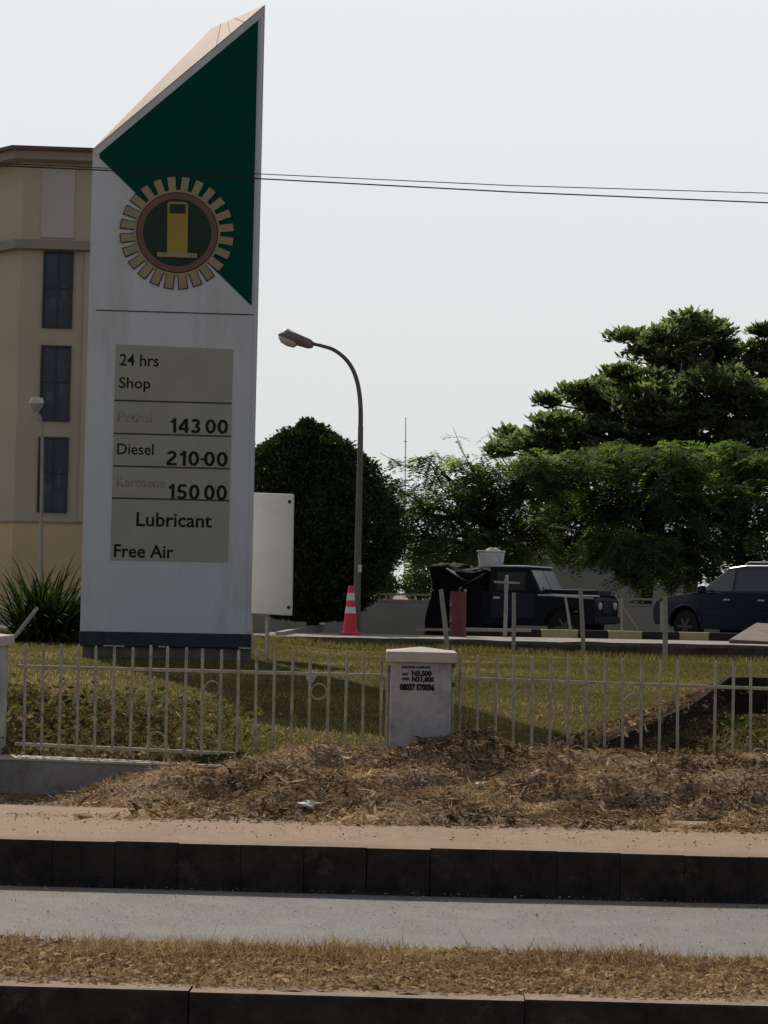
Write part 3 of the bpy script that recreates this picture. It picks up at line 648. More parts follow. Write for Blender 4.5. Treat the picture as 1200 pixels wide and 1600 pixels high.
# low rendered wall carrying the left fence, running into the leaf bank
fw = thing('fence_wall', 'low stained rendered wall under the left fence, running into the leaf bank', 'wall', (-1.8, FD, 0))
a = Vector((P(-9, 1035, FD).x + .003, 0, 0)); xe = P(378, 1190, FD).x
zA, zB = P(10, 1185, FD).z, P(378, 1198, FD).z
mb = MB()
def fwp(X, off, z): return Vector((X, FD - K * X + .02 + off, z))
mb.prism([fwp(a.x, 0, -.15), fwp(a.x, .2, -.15), fwp(a.x, .2, zA - .02), fwp(a.x, 0, zA - .02)], [fwp(xe, 0, -.15), fwp(xe, .2, -.15), fwp(xe, .2, zB - .02), fwp(xe, 0, zB - .02)]).build('wall_body', M['fence_wall'], fw, world=True)
mb = MB(); mb.prism([fwp(a.x, -.015, zA - .018), fwp(a.x, .215, zA - .018), fwp(a.x, .215, zA), fwp(a.x, -.015, zA)], [fwp(xe + .02, -.015, zB - .018), fwp(xe + .02, .215, zB - .018), fwp(xe + .02, .215, zB), fwp(xe + .02, -.015, zB)])
mb.build('coping', M['pillar_cap'], fw, world=True, bevel=.004)

# low wall along the sunken ground on the right
rw = thing('retaining_wall', 'low dark retaining wall stepping down through the lawn to the fence', 'wall', (2.4, 16, 0))
pts = [(1.45, 13.75), (2.05, 15.35), (2.75, 17.2), (3.42, 19.0), (9.0, 19.65)]
mb = MB(); ringf = []; 
L_, R_ = [], []
for i, (X, Y) in enumerate(pts):
    pa = Vector(pts[max(i - 1, 0)] + (0,)); pb_ = Vector(pts[min(i + 1, len(pts) - 1)] + (0,)); d = (pb_ - pa).normalized(); nn = Vector((d.y, -d.x, 0))
    zt_ = float(terrain(X - .25 if i < 4 else X, Y + (.0 if i < 3 else .3))) + .035 + (.0, .0, .02, .12, .12)[i]
    c = Vector((X, Y, 0)); L_.append((c - nn * .03, zt_)); R_.append((c + nn * .05, zt_))
for i in range(len(pts) - 1):
    q0 = [L_[i][0] + Vector((0, 0, -.2)), R_[i][0] + Vector((0, 0, -.2)), R_[i][0] + Vector((0, 0, R_[i][1])), L_[i][0] + Vector((0, 0, L_[i][1]))]
    q1 = [L_[i + 1][0] + Vector((0, 0, -.2)), R_[i + 1][0] + Vector((0, 0, -.2)), R_[i + 1][0] + Vector((0, 0, R_[i + 1][1])), L_[i + 1][0] + Vector((0, 0, L_[i + 1][1]))]
    mb.prism(q0, q1)
mb.build('wall_body', mat('soil_stained_wall', (.035, .026, .019), 1.0, .4, 6, .6, 25, spec=.05), rw, world=True)

# ------------------------------------------------------------------ slab, parking lot, kerbs, posts
def slab_z(x): return .69
v = MB(); sa, sb = P(408, 1000, 34.0), P(1290, 1010, 34.0)
xs_ = np.arange(sa.x, 14, .22); r = random.Random(5)
front = []; 
V = []; Fq = []
for i, X in enumerate(xs_):
    j = (vnoise(X, 0, .35, 30) - .5) * .10; jz = (vnoise(X, 3, .5, 31) - .5) * .03
    y0 = 34.0 - .01 * X + j
    V += [(X, y0 + .05, .1), (X, y0 + .03 + j, .52), (X, y0, .63 + jz), (X, y0 + .02, .69 + jz), (X, 36.9, .69), (X, 36.9, .1)]
for i in range(len(xs_) - 1):
    for k in range(5): Fq.append((i * 6 + k, i * 6 + k + 1, (i + 1) * 6 + k + 1, (i + 1) * 6 + k))
me_caps = [tuple(range(5, -1, -1)), tuple((len(xs_) - 1) * 6 + k for k in range(6))]
o = MB().add(V, Fq + me_caps).build('concrete_slab', [M['concrete'], mat('slab_edge_soil_shade', (.105, .08, .062), .95, .4, 7, .7, 30, dirt=(.22, .18, .15), dscale=4, damount=.36)]); tag(o, kind='structure')
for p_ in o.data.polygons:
    if abs(p_.normal.z) < .6: p_.material_index = 1  # upright faces take a darker soil tone with their shade painted in
sheet('parking_lot', np.concatenate([[-60, -20], np.arange(-10, 20, 2), [60]]), [36.85, 38, 42, 47, 80], M['asphalt_far'], flat(.50))
# black and yellow painted kerb in front of the vehicles
xk = P(735, 985, 37.3).x; i = 0
kb = MB(); ky = MB()
X = P(728, 985, 37.3).x
while X < 12:
    Lk = (.58, .66, .72)[i % 3] if i else .8
    (ky if (i % 2 == 0 and i > 0) else kb).box((X + Lk / 2 - .004, 37.35, .64), (Lk - .008, .15, .40)); X += Lk; i += 1
kr = thing('painted_kerb', 'kerb painted in black and yellow blocks before the parked vehicles', 'kerb', (4, 37.35, .65))
kb.build('black_block', M['black'], kr, world=True, bevel=.012); ky.build('yellow_block', M['yellow'], kr, world=True, bevel=.012)
a, b = P(436, 993, 34.6), P(505, 974, 41.5); b.z = a.z = .73
o = MB().prism([a + Vector((-.06, 0, -.1)), a + Vector((.06, 0, -.1)), a + Vector((.06, 0, .02)), a + Vector((-.06, 0, .02))], [b + Vector((-.06, 0, -.1)), b + Vector((.06, 0, -.1)), b + Vector((.06, 0, .06)), b + Vector((-.06, 0, .06))]).build('edging_strip', M['post']); tag(o, 'whitish concrete edging strip running back beside the round dark tree', 'edging')
o = MB().prism([P(650, 985.5, 37.0), P(830, 987.5, 37.0), P(830, 983, 37.0), P(650, 981.5, 37.0)], [P(650, 985.5, 37.0) + Vector((0, .08, 0)), P(830, 987.5, 37.0) + Vector((0, .08, 0)), P(830, 983, 37.0) + Vector((0, .08, 0)), P(650, 981.5, 37.0) + Vector((0, .08, 0))]).build('low_rail', M['post']); tag(o, 'pale low rail lying between the red drum and the dark truck', 'rail')

def post(p0, p1, D, r, label, z_to=None, cross=None):
    a, b = P(*p0, D), P(*p1, D)
    if z_to is not None:
        a = a + (a - b).normalized() * max(0.0, (a.z - z_to) / max(1e-3, (b - a).normalized().z))
    t = thing('fence_post', label, 'post', a, 0, 'bare thin posts along the slab')
    MB().tube([a, a.lerp(b, .5) + Vector((.006, 0, 0)), b], [r, r, r * .92], 8).build('shaft', M['post'], t, world=True, smooth=True)
    if cross:
        for (q0, q1) in cross: MB().tube([P(*q0, D - .02), P(*q1, D - .02)], r * .6, 6).build('cross_bar', M['post'], t, world=True)
    return t
post((698, 1004), (689, 921), 33.9, .042, 'leaning stained post just left of the red drum', .4)
post((802, 1016), (803, 926), 33.9, .036, 'upright pale post in front of the dark truck door', .35)
post((789, 988), (791, 905), 36.6, .038, 'post with a short cross bar behind the upright one at the truck cab', .6, [((772, 909), (812, 911))])
post((911, 1008), (907, 919), 33.9, .038, 'tall post before the truck bonnet, its foot on the lawn edge', .35)
post((891, 984), (883, 931), 37.0, .026, 'thin leaning post under the truck windscreen', .6, [((868, 931), (928, 935))])
post((971, 983), (971, 935), 38.0, .026, 'short post beside the truck nose with a diagonal stay', .6, [((962, 931), (997, 983))])
post((1039, 1026), (1039, 932), 32.9, .045, 'thickest tall post in front of the navy car bonnet', .3)
post((1033, 985), (1033, 940), 38.0, .028, 'short post behind the thickest one at the navy car bumper', .6)
o = MB().tube([P(22, 996, 20), P(58, 950, 20.3)], .022, 7).build('stake', M['post']); tag(o, 'pale slanting stake leaning beside the cut-off pillar', 'stake')

# tilted slab of broken concrete at the right
a = [P(1140, 999, 35.2), P(1215, 1003, 35.2), P(1215, 975, 36.4), P(1182, 973, 36.4)]
o = MB().prism(a, [p + Vector((0, .1, -.1)) for p in a]).build('broken_slab', mat('broken_concrete', (.3, .23, .19), .95, .25, 6, .5, 40)); tag(o, 'tilted brown slab of broken concrete on the kerb by the navy car', 'slab')

# ------------------------------------------------------------------ traffic cone, drum
cp = P(547, 988, 36.0); cp.z = .69
ct = thing('traffic_cone', 'tall pink orange traffic cone with two white bands on the slab', 'cone', cp)
MB().box((0, 0, .018), (.40, .40, .036)).build('base', M['cone'], ct, bevel=.01)
def cr_(z): return .145 + (.05 - .145) * z / .9
MB().lathe([(.17, .034), (.165, .05), (cr_(.06), .07), (cr_(.5), .5), (cr_(.9), .9), (.04, .915), (.028, .915)], 24).build('cone_body', M['cone'], ct, smooth=True)
for z0, z1 in ((.40, .52), (.64, .78)):
    MB().lathe([(cr_(z0) + .004, z0), (cr_(z1) + .004, z1)], 24).build('white_band', M['reflect'], ct, smooth=True)
dp = P(715, 990, 36.2); dp.z = .69
dt = thing('drum', 'dull red steel drum standing on the slab beside the tarpaulin', 'drum', dp)
MB().lathe([(.155, 0), (.16, .015), (.152, .03), (.152, .27), (.162, .285), (.152, .30), (.152, .56), (.162, .575), (.152, .59), (.152, .82), (.16, .835), (.16, .85), (.145, .85), (.143, .835)], 28).build('barrel', M['drum'], dt, smooth=True)
MB().tube([(.02, 0, .83), (.02, 0, .9), (.06, 0, .92)], .018, 8).build('bung', M['rust'], dt)
MB().box((.13, -.03, .86), (.05, .05, .06)).build('lid_clip', M['post'], dt, bevel=.008)

# ------------------------------------------------------------------ street lamp
LD = 36.5
lb = P(557.5, 985, LD); lb.z = .68
lt = thing('street_lamp', 'tall grey street lamp with curved arm and bowl lantern by the cone', 'street lamp', lb)
pth = [(557.5, 987), (558, 930), (560, 830), (562, 740), (563.5, 665), (563, 630), (559, 600), (551, 577), (539, 560), (522, 547), (505, 541), (487, 537)]
pp = [P(a_, b_, LD) for a_, b_ in pth]; pp[0].z = .66
dense = []
for i in range(len(pp) - 1):
    p0, p1, p2, p3 = pp[max(i - 1, 0)], pp[i], pp[i + 1], pp[min(i + 2, len(pp) - 1)]
    for k in range(4):
        t = k / 4; dense.append(.5 * ((2 * p1) + (p2 - p0) * t + (2 * p0 - 5 * p1 + 4 * p2 - p3) * t * t + (3 * p1 - p0 - 3 * p2 + p3) * t * t * t))
dense.append(pp[-1]); nd = len(dense)
ipole = next(i for i, p in enumerate(dense) if p.z > P(563, 665, LD).z)
MB().tube(dense[:ipole + 1], [.072 - .022 * i / ipole for i in range(ipole + 1)], 12).build('pole', M['pole'], lt, world=True, smooth=True)
MB().tube(dense[ipole:], [.048 - .016 * i / (nd - ipole) for i in range(nd - ipole)], 10).build('arm', M['pole'], lt, world=True, smooth=True)
hx = (P(433, 524, LD) - P(488, 540, LD)); hl = hx.length; hd = hx.normalized(); hu = Vector((0, 1, 0)).cross(hd); hu = hu if hu.z > 0 else -hu; hp = P(490, 539, LD); sd_ = Vector((0, 1, 0))
def lantern(secs, name, m):
    mb = MB(); n = 14; vs = []
    for (t, wy, zu, zd) in secs:
        for k in range(n):
            th = 2 * math.pi * k / n; s_, c_ = math.sin(th), math.cos(th)
            z = c_ * (zu if c_ > 0 else zd); vs.append(hp + hd * (t * hl) + sd_ * (s_ * wy) + hu * z)
    fs = []
    for i in range(len(secs) - 1):
        for k in range(n): fs.append((i * n + k, i * n + (k + 1) % n, (i + 1) * n + (k + 1) % n, (i + 1) * n + k))
    fs += [tuple(range(n - 1, -1, -1)), tuple((len(secs) - 1) * n + k for k in range(n))]
    return mb.add(vs, fs).build(name, m, lt, world=True, smooth=True, angle=60)
lan = lantern([(0, .05, .05, .06), (.12, .1, .09, .10), (.45, .16, .12, .10), (.72, .17, .15, .06), (.9, .13, .09, .04), (1.0, .05, .02, .02)], 'lantern', M['lamp_body'])
bowl = lantern([(.42, .05, -.05, .1), (.5, .13, -.04, .16), (.7, .14, -.03, .165), (.88, .11, -.02, .13), (.98, .04, 0, .05)], 'glass_bowl', M['lens'])
lantern([(.74, .12, .17, -.05), (.84, .11, .16, -.04), (.97, .05, .06, -.01)], 'photo_cell', M['lens'])
q = P(560, 888, LD); MB().lathe([(.064, -.07), (.064, .07)], 14, q).build('sticker', M['white_plastic'], lt, world=True, smooth=True)

# small floodlight pole in front of the building
D2 = 45
ft = thing('floodlight', 'small white floodlight on a thin pole against the beige building', 'floodlight', Vector((P(66, 870, D2).x, D2, .6)))
MB().tube([Vector((P(66, 870, D2).x, D2, .56)), P(66, 700, D2), P(66, 668, D2), P(62, 648, D2)], [.05, .04, .035, .03], 8).build('pole', M['post'], ft, world=True, smooth=True)
hc = P(57, 632, D2)
MB().lathe([(.05, -.17), (.10, -.13), (.15, -.02), (.16, .02)], 16, hc).build('reflector', M['post'], ft, world=True, smooth=True)
MB().lathe([(.165, .02), (.165, .09), (.13, .16), (.03, .17)], 16, hc).build('hood', M['white_plastic'], ft, world=True, smooth=True)

# ------------------------------------------------------------------ beige building on the left
BY = R(4); BO = P(18, 925, 62); BO.z = .56
bx = Vector((math.cos(BY), math.sin(BY), 0)); by = Vector((-math.sin(BY), math.cos(BY), 0))
def BL(px, py, off=0.0):
    p = Pplane(px, py, BO + by * off, by) - BO; return Vector((p.dot(bx), off, p.z))
bt = thing('office_building', 'beige office block with dark stacked windows behind the tall sign', 'building', BO, BY)
zr_ = BL(80, 240).z; zg = BL(70, 816).z
xr = BL(280, 600).x
def plan(off, x1=xr): return [(-6.0 - off, 6.2), (-0.0 - off * .5, 0 - off), (x1 + off, 0 - off), (x1 + off, 13 + off), (-6.0 - off, 13 + off)]
def slabm(off, z0, z1):
    return MB().prism([Vector((x_, y_, z0)) for x_, y_ in plan(off)], [Vector((x_, y_, z1)) for x_, y_ in plan(off)])
slabm(0, zg, zr_ - .3).build('wall', M['beige'], bt)
slabm(.04, -.2, zg - .03).build('ground_floor_wall', M['beige_low'], bt)
slabm(.08, zg - .03, zg + .03).build('string_course', M['ledge'], bt)
slabm(.5, zr_ - .3, zr_ - .02).build('eave', M['ledge'], bt)
slabm(.62, zr_ - .02, zr_ + .10).build('roof', M['roof'], bt)
zl1, zl2 = BL(70, 377).z, BL(70, 391).z
slabm(.3, zl2, zl1).build('ledge', M['ledge'], bt)
a, b = BL(67, 258), BL(115, 374)
MB().box(((a.x + b.x) / 2, -.02, (a.z + b.z) / 2), (b.x - a.x, .06, a.z - b.z - .05)).build('pale_panel', M['pale'], bt)
pil = BL(143, 600).x
MB().box((BL(141.5, 600).x - .1, -.06, (zl2 + zg) / 2), (.35, .14, zl2 - zg - .06)).build('pilaster', M['beige'], bt)
wx0, wx1 = BL(63, 600).x, BL(110, 600).x
for (t_, b_) in ((393, 513), (540, 658.5), (683, 801)):
    z1, z0 = BL(85, t_).z, BL(85, b_).z
    fr = MB(); cxw = (wx0 + wx1) / 2; ww = wx1 - wx0; fw_ = .06
    fr.box((wx0 + fw_ / 2, -.03, (z0 + z1) / 2), (fw_, .10, z1 - z0)); fr.box((wx1 - fw_ / 2, -.03, (z0 + z1) / 2), (fw_, .10, z1 - z0))
    fr.box((cxw, -.03, z1 - fw_ / 2), (ww - 2 * fw_, .10, fw_)); fr.box((cxw, -.03, z0 + fw_ / 2), (ww - 2 * fw_, .10, fw_))
    fr.box((cxw, -.02, (z0 + z1) / 2), (.05, .06, z1 - z0 - 2 * fw_ - .004)); fr.box((cxw - ww / 4, -.02, z0 + (z1 - z0) * .52), (ww / 2 - fw_ - .03, .06, .05)); fr.box((cxw + ww / 4, -.02, z0 + (z1 - z0) * .52), (ww / 2 - fw_ - .03, .06, .05))
    wo = fr.build('window', M['frame'], bt)
    MB().box((cxw, -.004, (z0 + z1) / 2), (ww - 2 * fw_ + .01, .008, z1 - z0 - 2 * fw_ + .01)).build('pane', M['pane'], wo)
    hd_ = MB(); hd_.box((wx0 + .33, -.012, z0 + (z1 - z0) * .33), (.22, .006, .3)); hd_.box((wx1 - .28, -.012, z0 + (z1 - z0) * .45), (.1, .006, .55)); hd_.build('pane_reflection', mat('reflection_grey', (.1, .11, .13), .6, .3, 4), wo)  # small grey boxes on the pane stand for reflections in the glass

# ------------------------------------------------------------------ boundary wall behind the lot
WD = 45.5
wt = thing('boundary_wall', 'low grey boundary wall with a pale top rail behind the parked vehicles', 'wall', (4, WD, .6))
xa_, xb2 = P(380, 950, WD).x, 25
zt_ = P(640, 940, WD).z
MB().box(((xa_ + xb2) / 2, WD, (zt_ + .3) / 2), (xb2 - xa_, .2, zt_ - .3)).build('wall_body', mat('boundary_render', (.44, .40, .34), .95, .15, 2, .3, 20, dirt=(.34, .30, .25), dscale=1.0), wt, world=True)
z2 = P(640, 929, WD).z
MB().box(((xa_ + xb2) / 2, WD, z2), (xb2 - xa_, .06, .05)).build('rail', M['post'], wt, world=True)
MB().box(((xa_ + xb2) / 2, WD, zt_ + .025), (xb2 - xa_, .26, .045)).build('coping', M['post'], wt, world=True)
X = xa_ + .3
while X < xb2:
    MB().box((X, WD, (zt_ + z2) / 2), (.07, .07, z2 - zt_ - .05)).build('rail_post', M['post'], wt, world=True); X += 1.6
hb = thing('grey_house', 'plain grey rendered house wall glimpsed under the trees', 'house', P(960, 960, 68))
a, b = P(780, 925, 68), P(1080, 878, 68)
MB().box(((a.x + b.x) / 2, 70, (b.z + .3) / 2), (b.x - a.x, 4, b.z - .3)).build('wall', mat('house_grey', (.36, .35, .31), .9, .1, .8), hb, world=True)
zz = b.z
MB().prism([Vector((a.x - .4, 67.6, zz)), Vector((b.x + .4, 67.6, zz)), Vector((b.x + .4, 72.4, zz)), Vector((a.x - .4, 72.4, zz))], [Vector((a.x + .6, 69.6, zz + .9)), Vector((b.x - .6, 69.6, zz + .9)), Vector((b.x - .6, 70.4, zz + .9)), Vector((a.x + .6, 70.4, zz + .9))]).build('roof', M['roof'], hb, world=True)
o = MB().tube([P(632, 930, 110), P(634, 652, 110)], [.05, .028], 6)
mt = thing('radio_mast', 'thin distant radio mast above the feathery tree', 'mast', Vector((P(632, 925, 110).x, 110, .5)))
o.build('mast_pole', M['white_plastic'], mt, world=True)
for py in (690, 715, 735): MB().tube([P(631.5, py, 110), P(635.5, py, 110)], .03, 5).build('rung', M['pole'], mt, world=True)

# ------------------------------------------------------------------ overhead wires
def wire(pxs, D, label, r):
    pts = [P(a_, b_, D) for a_, b_ in pxs]
    d = (pts[-1] - pts[0]); e0 = pts[0] - d.normalized() * 12; e1 = pts[-1] + d.normalized() * 12
    e0.z += .1; e1.z += .1
    o = MB().tube([e0] + pts + [e1], r, 6).build('overhead_wire', M['wire'], None, smooth=True); tag(o, label, 'wire', 'overhead wires')
wire([(-40, 253.5), (150, 262), (410, 272), (800, 290), (1240, 303)], 18.0, 'upper of two thin black wires crossing the sky from the sign', .0045)
wire([(-40, 257), (150, 265.5), (410, 279.5), (800, 300), (1240, 318.5)], 17.6, 'lower and slightly thicker of the two wires crossing the sky', .0065)

# ------------------------------------------------------------------ trees and plants
def leaf_quads(base, d, s, L, W, bend=.15):
    n = np.cross(d, s)
    L = L[:, None]; W = W[:, None]
    return np.stack([base, base + d * L * .6 + s * W / 2 - n * L * bend * .3, base + d * L - n * L * bend, base + d * L * .6 - s * W / 2 - n * L * bend * .3], 1).reshape(-1, 3)
def unit(v): return v / (np.linalg.norm(v, axis=1)[:, None] + 1e-9)
def inside_ell(n, c, r, shell=.35):
    d = unit(rng.normal(size=(n, 3))); rad = (shell + (1 - shell) * rng.random(n)) ** .5
    return np.asarray(c) + d * rad[:, None] * np.asarray(r)
def limbs(parent, name, trunk, brs, m=None):
    mb = MB(); mb.tube(trunk[0], trunk[1], 10)
    for p, r in brs: mb.tube(p, r, 6)
    return mb.build(name, m or M['bark'], parent, world=True, smooth=True)
def wob(a, b, k, amt, seed):
    rr = random.Random(seed); pts = []
    for i in range(k + 1):
        t = i / k; p = a.lerp(b, t); f = math.sin(t * math.pi)
        pts.append(p + Vector((rr.uniform(-amt, amt), rr.uniform(-amt, amt), rr.uniform(-amt, amt) * .6)) * f)
    return pts

# round dense dark tree
TD = 40.5
rt = thing('round_tree', 'dense round dark evergreen tree behind the street lamp', 'tree', Vector((P(500, 960, TD).x, TD, .6)))
prof_y = [(968, 440, 528), (942, 410, 566), (912, 394, 592), (872, 386, 614), (830, 383, 624), (782, 384, 620), (748, 388, 598), (722, 395, 572), (702, 410, 548), (684, 438, 526), (667, 474, 500)]
zs = np.array([P(510, q[0], TD).z for q in prof_y]); cxs = np.array([P((q[1] + q[2]) / 2, q[0], TD).x for q in prof_y]); rs_ = np.array([(P(q[2], q[0], TD).x - P(q[1], q[0], TD).x) / 2 for q in prof_y])
n = 52000
z = rng.uniform(zs[0], zs[-1] + .02, n); cxn = np.interp(z, zs, cxs); rn = np.interp(z, zs, rs_); th = rng.uniform(0, 2 * np.pi, n)
clump = .74 + .27 * vnoise(th * 2.6, z * 2.0, 1.0, 41) + .22 * vnoise(th * 8, z * 5, 1.0, 42) + .09 * vnoise(th * 17, z * 11, 1.0, 43)
rad = rn * clump * (1 - .30 * rng.random(n) ** 2) + .20 * (rng.random(n) < .05) * rng.random(n)
base = np.stack([cxn + rad * np.cos(th), TD + rad * np.sin(th), z], 1)
lumps = []
for k_ in range(46):
    zz_ = rng.uniform(zs[1], zs[-1] + .05); t0_ = rng.uniform(0, 2 * np.pi); r0_ = np.interp(zz_, zs, rs_) * .84; q_ = rng.uniform(.16, .36)
    lumps.append(inside_ell(int(1500 * q_), (np.interp(zz_, zs, cxs) + r0_ * math.cos(t0_), TD + r0_ * math.sin(t0_), zz_), (q_, q_, q_ * .9), .3))
base = np.concatenate([base] + lumps); n = len(base); th = np.arctan2(base[:, 1] - TD, base[:, 0] - cxs.mean())
out = unit(np.stack([np.cos(th), np.sin(th), .35 + 0 * th], 1) + rng.normal(0, .55, (n, 3))); s_ = unit(np.cross(out, rng.normal(size=(n, 3))))
V = leaf_quads(base, out, s_, rng.uniform(.06, .13, n), rng.uniform(.03, .06, n))
fast_mesh('crown', V - np.array(rt.location), np.arange(4 * n).reshape(n, 4), M['ficus'], np.repeat(np.clip(rng.normal(.4, .25, n), 0, 1), 4), rt)
core = MB().lathe([(r_ * .74, z_) for r_, z_ in zip(rs_, zs - .05)], 18, (float(np.mean(cxs)), TD, 0)).build('inner_shade_core', mat('ficus_inner_shade', (.01, .018, .007), .9, .5, 12, 1.0, 20), rt, world=True)  # solid core coloured darker than the leaves, painting the crown's inner shade
limbs(rt, 'trunk', ([Vector((cxs.mean(), TD, .4)), Vector((cxs.mean() + .05, TD, 1.1)), Vector((cxs.mean(), TD, 2))], [.16, .13, .1]), [])

# almond tree with tiered rosettes
AD = 58.0
at_ = thing('almond_tree', 'tall tiered tree with broad leaf rosettes rising behind the feathery trees', 'tree', Vector((P(1075, 930, AD).x, AD, .56)))
ells = [(1060, 517, 34, 13), (1085, 512, 42, 22), (1040, 530, 38, 15), (985, 527, 38, 11), (1125, 517, 24, 12), (1110, 545, 50, 14), (1010, 550, 22, 8), (1188, 548, 30, 12),
        (968, 583, 26, 10), (1000, 592, 55, 15), (1070, 577, 60, 25), (1130, 572, 45, 25), (1190, 585, 45, 30), (905, 615, 36, 14), (855, 630, 22, 10), (945, 627, 55, 22), (1020, 627, 70, 30),
        (1100, 622, 70, 34), (1180, 630, 60, 34), (870, 660, 40, 14), (800, 680, 26, 11), (840, 690, 50, 18), (920, 672, 60, 24), (1000, 680, 80, 30), (1100, 685, 80, 32), (1190, 690, 60, 34), (780, 705, 24, 12), (880, 710, 60, 26), (1040, 560, 70, 22), (960, 610, 50, 20), (1060, 650, 90, 26), (1150, 655, 70, 28), (960, 650, 60, 22), (1120, 600, 60, 26), (1195, 520, 20, 10), (960, 720, 80, 30), (1080, 730, 90, 30), (850, 735, 50, 24), (1180, 735, 60, 28)]
Bs = []; brs = []
trunk_top = P(1085, 600, AD); tb = Vector((P(1075, 930, AD).x, AD, .4))
for i, (ex, ey, rx, ry) in enumerate(ells):
    dd = AD + rng.uniform(-2.2, 2.2); c = P(ex, ey, dd); k = dd / F
    ry *= 1.08; n = int(22 + rx * ry * .066)
    Bs.append(inside_ell(n, c, (rx * k, min(rx * k, 1.6), ry * k), .15))
    t0 = tb.lerp(trunk_top, min(1.0, max(.35, (c.z - 1.2 - tb.z) / (trunk_top.z - tb.z))))
    brs.append((wob(t0, c, 4, .25, i), [.09, .075, .055, .04, .02]))
    for k2 in range(5):
        q_ = Vector(Bs[-1][k2]); brs.append((wob(c, q_, 2, .05, i * 7 + k2), [.028, .02, .01]))
C0 = np.concatenate(Bs); nr = len(C0); NL = 9
ang = rng.uniform(0, 2 * np.pi, (nr, 1)) + np.arange(NL)[None] * 2.4; el_ = rng.uniform(-.25, .75, (nr, NL))
d = np.stack([np.cos(ang) * np.cos(el_), np.sin(ang) * np.cos(el_), np.sin(el_)], -1).reshape(-1, 3)
s_ = unit(np.cross(d, np.array([0, 0, 1.0]) + rng.normal(0, .35, d.shape)))
base = np.repeat(C0, NL, 0) + d * .03; nl = len(base)
V = leaf_quads(base, d, s_, rng.uniform(.17, .36, nl), rng.uniform(.09, .17, nl), .2)
tn = np.clip(np.repeat(rng.normal(.45, .2, nr), NL) + rng.normal(0, .15, nl), 0, 1)
fast_mesh('crown', V - np.array(at_.location), np.arange(4 * nl).reshape(nl, 4), M['almond'], np.repeat(tn, 4), at_)
limbs(at_, 'trunk', ([tb, tb.lerp(trunk_top, .4) + Vector((.1, 0, 0)), tb.lerp(trunk_top, .75), trunk_top], [.26, .2, .14, .07]), brs)

# feathery trees with pinnate fronds
def feathery(name, label, D, tpx, ells, twigs, dens, seed):
    root = thing(name, label, 'tree', Vector((P(tpx, 930, D).x, D, .56)), 0, 'feathery trees by the boundary wall')
    Bs = []; brs = []; tb = Vector((P(tpx, 930, D).x, D, .4)); tt = P(tpx + 8, 800, D)
    for i, (ex, ey, rx, ry, a) in enumerate(ells):
        dd = D + rng.uniform(-1.8, 1.8); c = P(ex, ey, dd); k = dd / F
        n = int(rx * ry * dens * a); Bs.append(inside_ell(n, c, (rx * k, min(rx * k, 1.8), ry * k), .1))
        brs.append((wob(tb.lerp(tt, rng.uniform(.55, 1)), c, 5, .25, seed + i), [.085, .07, .055, .04, .028, .014]))
        for k2 in range(4):
            brs.append((wob(c, Vector(Bs[-1][k2]), 3, .1, seed * 3 + i * 5 + k2), [.02, .015, .011, .006]))
    for tw in twigs:
        pts = [P(a_, b_, D) for a_, b_ in tw]; brs.append((pts, [.02] + [.012] * (len(pts) - 2) + [.006]))
        for i in range(1, len(pts)):
            for k2 in range(3): Bs.append(np.array(pts[i - 1].lerp(pts[i], rng.uniform(.3, 1)))[None])
    C0 = np.concatenate(Bs); nf = len(C0)
    az = rng.uniform(0, 2 * np.pi, nf); dr = rng.uniform(-.75, .35, nf)
    ax = np.stack([np.cos(az) * np.cos(dr), np.sin(az) * np.cos(dr), np.sin(dr)], 1); sd = unit(np.cross(ax, np.array([0, 0, 1.0])[None] + rng.normal(0, .3, (nf, 3))))
    Lf = rng.uniform(.30, .60, nf); NP = 8; bases = []; ds = []; ss = []; Ls = []; Ws = []
    upv = np.cross(sd, ax)
    for j in range(NP):
        t = (j + .6) / NP; p = C0 + ax * (Lf * t)[:, None] - np.array([0, 0, 1.0]) * (Lf * t * t * .35)[:, None]
        for sg in (-1, 1):
            dl = unit(sd * sg * .85 + ax * .5 - upv * .15 + rng.normal(0, .12, (nf, 3)))
            bases.append(p); ds.append(dl); ss.append(unit(np.cross(dl, upv))); Ls.append(Lf * (.42 - .2 * abs(t - .4))); Ws.append(Lf * .13)
    base = np.concatenate(bases); d = np.concatenate(ds); s = np.concatenate(ss); L = np.concatenate(Ls); W = np.concatenate(Ws); nl = len(base)
    tn = np.clip(np.tile(rng.normal(.42, .22, nf), NP * 2) + rng.normal(0, .08, nl), 0, 1)
    V = leaf_quads(base, d, s, L, W, .12)
    fast_mesh('crown', V - np.array(root.location), np.arange(4 * nl).reshape(nl, 4), M['feather'], np.repeat(tn, 4), root)
    limbs(root, 'trunk', ([tb, tb.lerp(tt, .5) + Vector((.12, 0, 0)), tt], [.2, .15, .1]), brs)
    return root
feathery('feathery_tree', 'airy feathery tree with wispy twigs reaching left of the mast', 49.5, 760,
         [(655, 785, 42, 36, .5), (640, 830, 38, 34, .7), (690, 740, 50, 30, .35), (700, 795, 60, 40, .7), (745, 730, 50, 30, .45), (770, 775, 70, 42, 1.1), (720, 850, 70, 36, 1.1), (660, 868, 46, 26, 1), (800, 835, 70, 42, 1.1), (830, 745, 50, 46, .75), (780, 868, 60, 22, 1), (620, 765, 24, 20, .4), (600, 800, 20, 14, .4), (670, 715, 36, 12, .35)],
         [[(700, 770), (660, 740), (625, 725), (594, 708)], [(745, 745), (722, 705), (708, 668)], [(690, 760), (672, 722), (648, 712)], [(800, 740), (775, 700), (762, 672)], [(650, 790), (622, 760), (604, 752)]], .092, 11)
